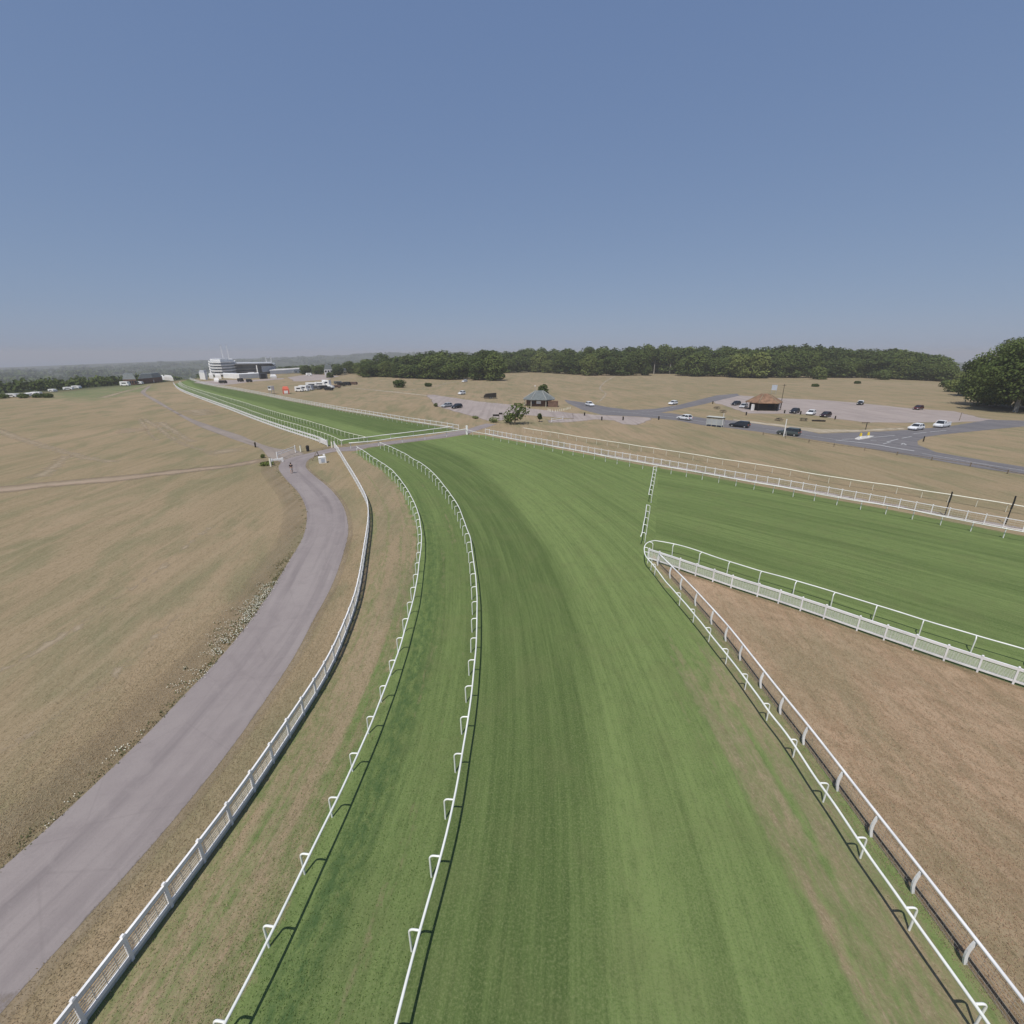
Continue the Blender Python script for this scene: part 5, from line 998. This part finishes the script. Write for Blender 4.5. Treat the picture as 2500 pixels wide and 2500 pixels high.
Vs = [(0, 0, .98)]; Es = []; Rs = [.145]
for s in (-1, 1): k = len(Vs); Vs += [(s * .09, 0, .86), (s * .1, s * .1, .58)]; Es += [(0, k), (k, k + 1)]; Rs += [.11, .085]
skin_body('shorts', Vs, Es, Rs, 'shorts')
MB().tube([(0, -.015, 1.55), (0, -.015, 1.65), (0, .0, 1.74), (0, .01, 1.77)], [.08, .098, .085, .03], 10).build('hair', M['hair'], rt, smooth=True)
# ------------------------------------------------------------------ weeds along the path edge
def scatter_edge():
    Vv, F, T, FV, FF = [], [], [], [], []
    path = pl; t = tangents(path)
    def tuft(x, y, h, flower):
        for _ in range(5):
            a = random.uniform(0, 6.28); l = random.uniform(.4, 1.) * h; dx, dy = math.cos(a), math.sin(a); w = .028; k = len(Vv); ox, oy = random.gauss(0, .1), random.gauss(0, .1)
            Vv.extend([(x + ox - dy * w, y + oy + dx * w, 0.0), (x + ox + dy * w, y + oy - dx * w, 0.0), (x + ox + dx * l * .5 + dy * w * .8, y + oy + dy * l * .5 - dx * w * .8, l), (x + ox + dx * l * .5 - dy * w * .8, y + oy + dy * l * .5 + dx * w * .8, l * .9)]); F.append((k, k + 1, k + 2, k + 3)); T.extend([random.random()] * 4)
        if flower:
            for _ in range(4):
                k = len(FV); q = .018; fx, fy, fz = x + random.gauss(0, .14), y + random.gauss(0, .14), h * random.uniform(.8, 1.1); FV.extend([(fx - q, fy - q, fz), (fx + q, fy - q, fz + .01), (fx + q, fy + q, fz), (fx - q, fy + q, fz + .015)]); FF.append((k, k + 1, k + 2, k + 3))
    for i in range(len(path)):
        x, y = path[i]; nx, ny = t[i][1], -t[i][0]                      # right of travel = on to the path
        pxy = None; dist = math.hypot(x, y)
        lush = abs(random.gauss(0, 1)) * 7 > abs(y - 30)
        for _ in range(int(30 * math.exp(-((y - 30) / 5.5) ** 2)) + (7 if y < 40 else 2)):
            d = abs(random.gauss(0, .6 if lush else .25)) + .02; s = random.uniform(-.5, .5); fl = lush and y < 36 and random.random() < .75 or random.random() < .05
            tuft(x - nx * d + t[i][0] * s, y - ny * d + t[i][1] * s, random.uniform(.05, .18) * (1.0 if lush else .8), fl)
    me = bpy.data.meshes.new('verge_weeds'); me.from_pydata(Vv + FV, [], F + [tuple(q + len(Vv) for q in f) for f in FF]); me.materials.append(M['weed']); me.materials.append(M['flower'])
    me.polygons.foreach_set('material_index', [0] * len(F) + [1] * len(FF)); A_ = me.attributes.new('tint', 'FLOAT', 'POINT'); A_.data.foreach_set('value', np.array(T + [0.] * len(FV), np.float32))
    tag(link('verge_weeds', me, None), 'grey green weeds with tiny white flowers along the path edge', 'weeds', kind='stuff')
scatter_edge()
# ------------------------------------------------------------------ standing grass near the camera
def blades(name, label, region, n, hgt, wid, m, seed, rmax=48, clumpy=.5, weight=None):
    g = np.random.default_rng(seed); lo, hi = np.array(region).min(0), np.array(region).max(0); out = []; tot = 0
    for _ in range(60):
        q = g.uniform(np.maximum(lo, [-60, 1]), np.minimum(hi, [60, rmax]), (n, 2)); r = np.hypot(q[:, 0], q[:, 1]); q = q[(g.random(n) < (7 / np.maximum(r, 7)) ** 1.1) & (r < rmax)]; q = q[inside(q, np.array(region))]
        if weight is not None and len(q): q = q[g.random(len(q)) < weight(q)]
        out.append(q); tot += len(q)
        if tot >= n: break
    P = np.concatenate(out)[:n]; k = len(P); P = P + g.normal(0, .05, P.shape)
    a = g.uniform(0, 2 * math.pi, k); h = hgt * g.uniform(.4, 1.25, k); w = wid * g.uniform(.6, 1.3, k); l = h * g.uniform(.2, 1.0, k); b = a + g.uniform(.6, 2.5, k)
    dx, dy = np.cos(a) * w, np.sin(a) * w; z = np.full(k, .008)
    V = np.stack([np.c_[P[:, 0] - dx, P[:, 1] - dy, z], np.c_[P[:, 0] + dx, P[:, 1] + dy, z], np.c_[P[:, 0] + dx * .4 + np.cos(b) * l, P[:, 1] + dy * .4 + np.sin(b) * l, z + h], np.c_[P[:, 0] - dx * .4 + np.cos(b) * l, P[:, 1] - dy * .4 + np.sin(b) * l, z + h * .93]], 1).reshape(-1, 3)
    me = bpy.data.meshes.new(name); me.vertices.add(k * 4); me.vertices.foreach_set('co', V.astype(np.float32).ravel()); me.loops.add(k * 4); me.loops.foreach_set('vertex_index', np.arange(k * 4, dtype=np.int32)); me.polygons.add(k); me.polygons.foreach_set('loop_start', np.arange(0, k * 4, 4, dtype=np.int32)); me.update(calc_edges=True)
    A_ = me.attributes.new('tint', 'FLOAT', 'POINT'); A_.data.foreach_set('value', np.repeat(np.clip(g.normal(.5, .3, k), 0, 1.1), 4).astype(np.float32)); tag(link(name, me, M[m]), label, 'grass', kind='stuff')
M['stubble'] = leaf_mat('dry_grass_blades', (.270, .215, .125), (.60, .49, .33), .55); M['redstubble'] = leaf_mat('red_dry_blades', (.330, .225, .140), (.68, .51, .36), .55); M['blade'] = leaf_mat('green_grass_blades', (.100, .160, .045), (.300, .370, .135), .55)
cut = lambda c, y=50: [tuple(p) for p in c if p[1] < y]
blades('verge_grass', 'short dry grass between the mesh fence and the left running rail', cut(Fc) + cut(A)[::-1], 13000, .05, .012, 'stubble', 11)
blades('verge_grass', 'green grass mixed into the verge beside the left running rail', cut(Fc) + cut(A)[::-1], 9000, .05, .012, 'blade', 12, weight=lambda q: .25 + .75 * ss(-2.2, -.2, sdist(q, A)[0]))
blades('rank_grass', 'uncut dark green grass between the two curved rails', cut(A) + cut(B)[::-1], 14000, .045, .013, 'blade', 13, weight=lambda q: .45 + .55 * np.exp(-((sdist(q, A)[0] - 1.3) / .9) ** 2))
blades('strip_grass', 'mixed grass strip between the right running rail and the netting fence', cut(RR, 34) + cut(PP, 34)[::-1], 5000, .045, .012, 'stubble', 15)
blades('bare_grass', 'reddish dry stubble of the triangle inside the right rails', [tuple(p) for p in PP if p[1] < 44] + [tuple(p) for p in NN[::-1] if p[1] < 50], 46000, .055, .013, 'redstubble', 16, rmax=50, weight=lambda q: 1 - ss(20, 50, np.hypot(q[:, 0], q[:, 1])))
blades('road_verge_grass', 'dry grass between the tarmac path and the mesh fence', cut(pr) + cut(Fc)[::-1], 20000, .055, .012, 'stubble', 17)
blades('field_grass', 'dry grass of the left field nearest the camera', cut(offset(pl, -9), 60)[::-1] + cut(offset(pl, -.05), 60), 34000, .06, .014, 'stubble', 18, rmax=62, weight=lambda q: (1 - ss(22, 60, np.hypot(q[:, 0], q[:, 1]))) * np.exp(-((sdist(q, pl)[0] / 4.5) ** 2)))
# ------------------------------------------------------------------ air
HAZE = 2.4e-4
mb = MB().box((0, 0, -30.5), (26000, 26000, 149)); hz = mb.build('haze', None); tag(hz, kind='stuff')
hm = bpy.data.materials.new('haze_air'); hm.use_nodes = True; hm.node_tree.nodes.clear(); vo = hm.node_tree.nodes.new('ShaderNodeVolumePrincipled'); vo.inputs['Color'].default_value = (.72, .71, .75, 1); vo.inputs['Density'].default_value = HAZE; vo.inputs['Anisotropy'].default_value = 0.0
mo = hm.node_tree.nodes.new('ShaderNodeOutputMaterial'); hm.node_tree.links.new(vo.outputs[0], mo.inputs['Volume']); hz.data.materials.append(hm)
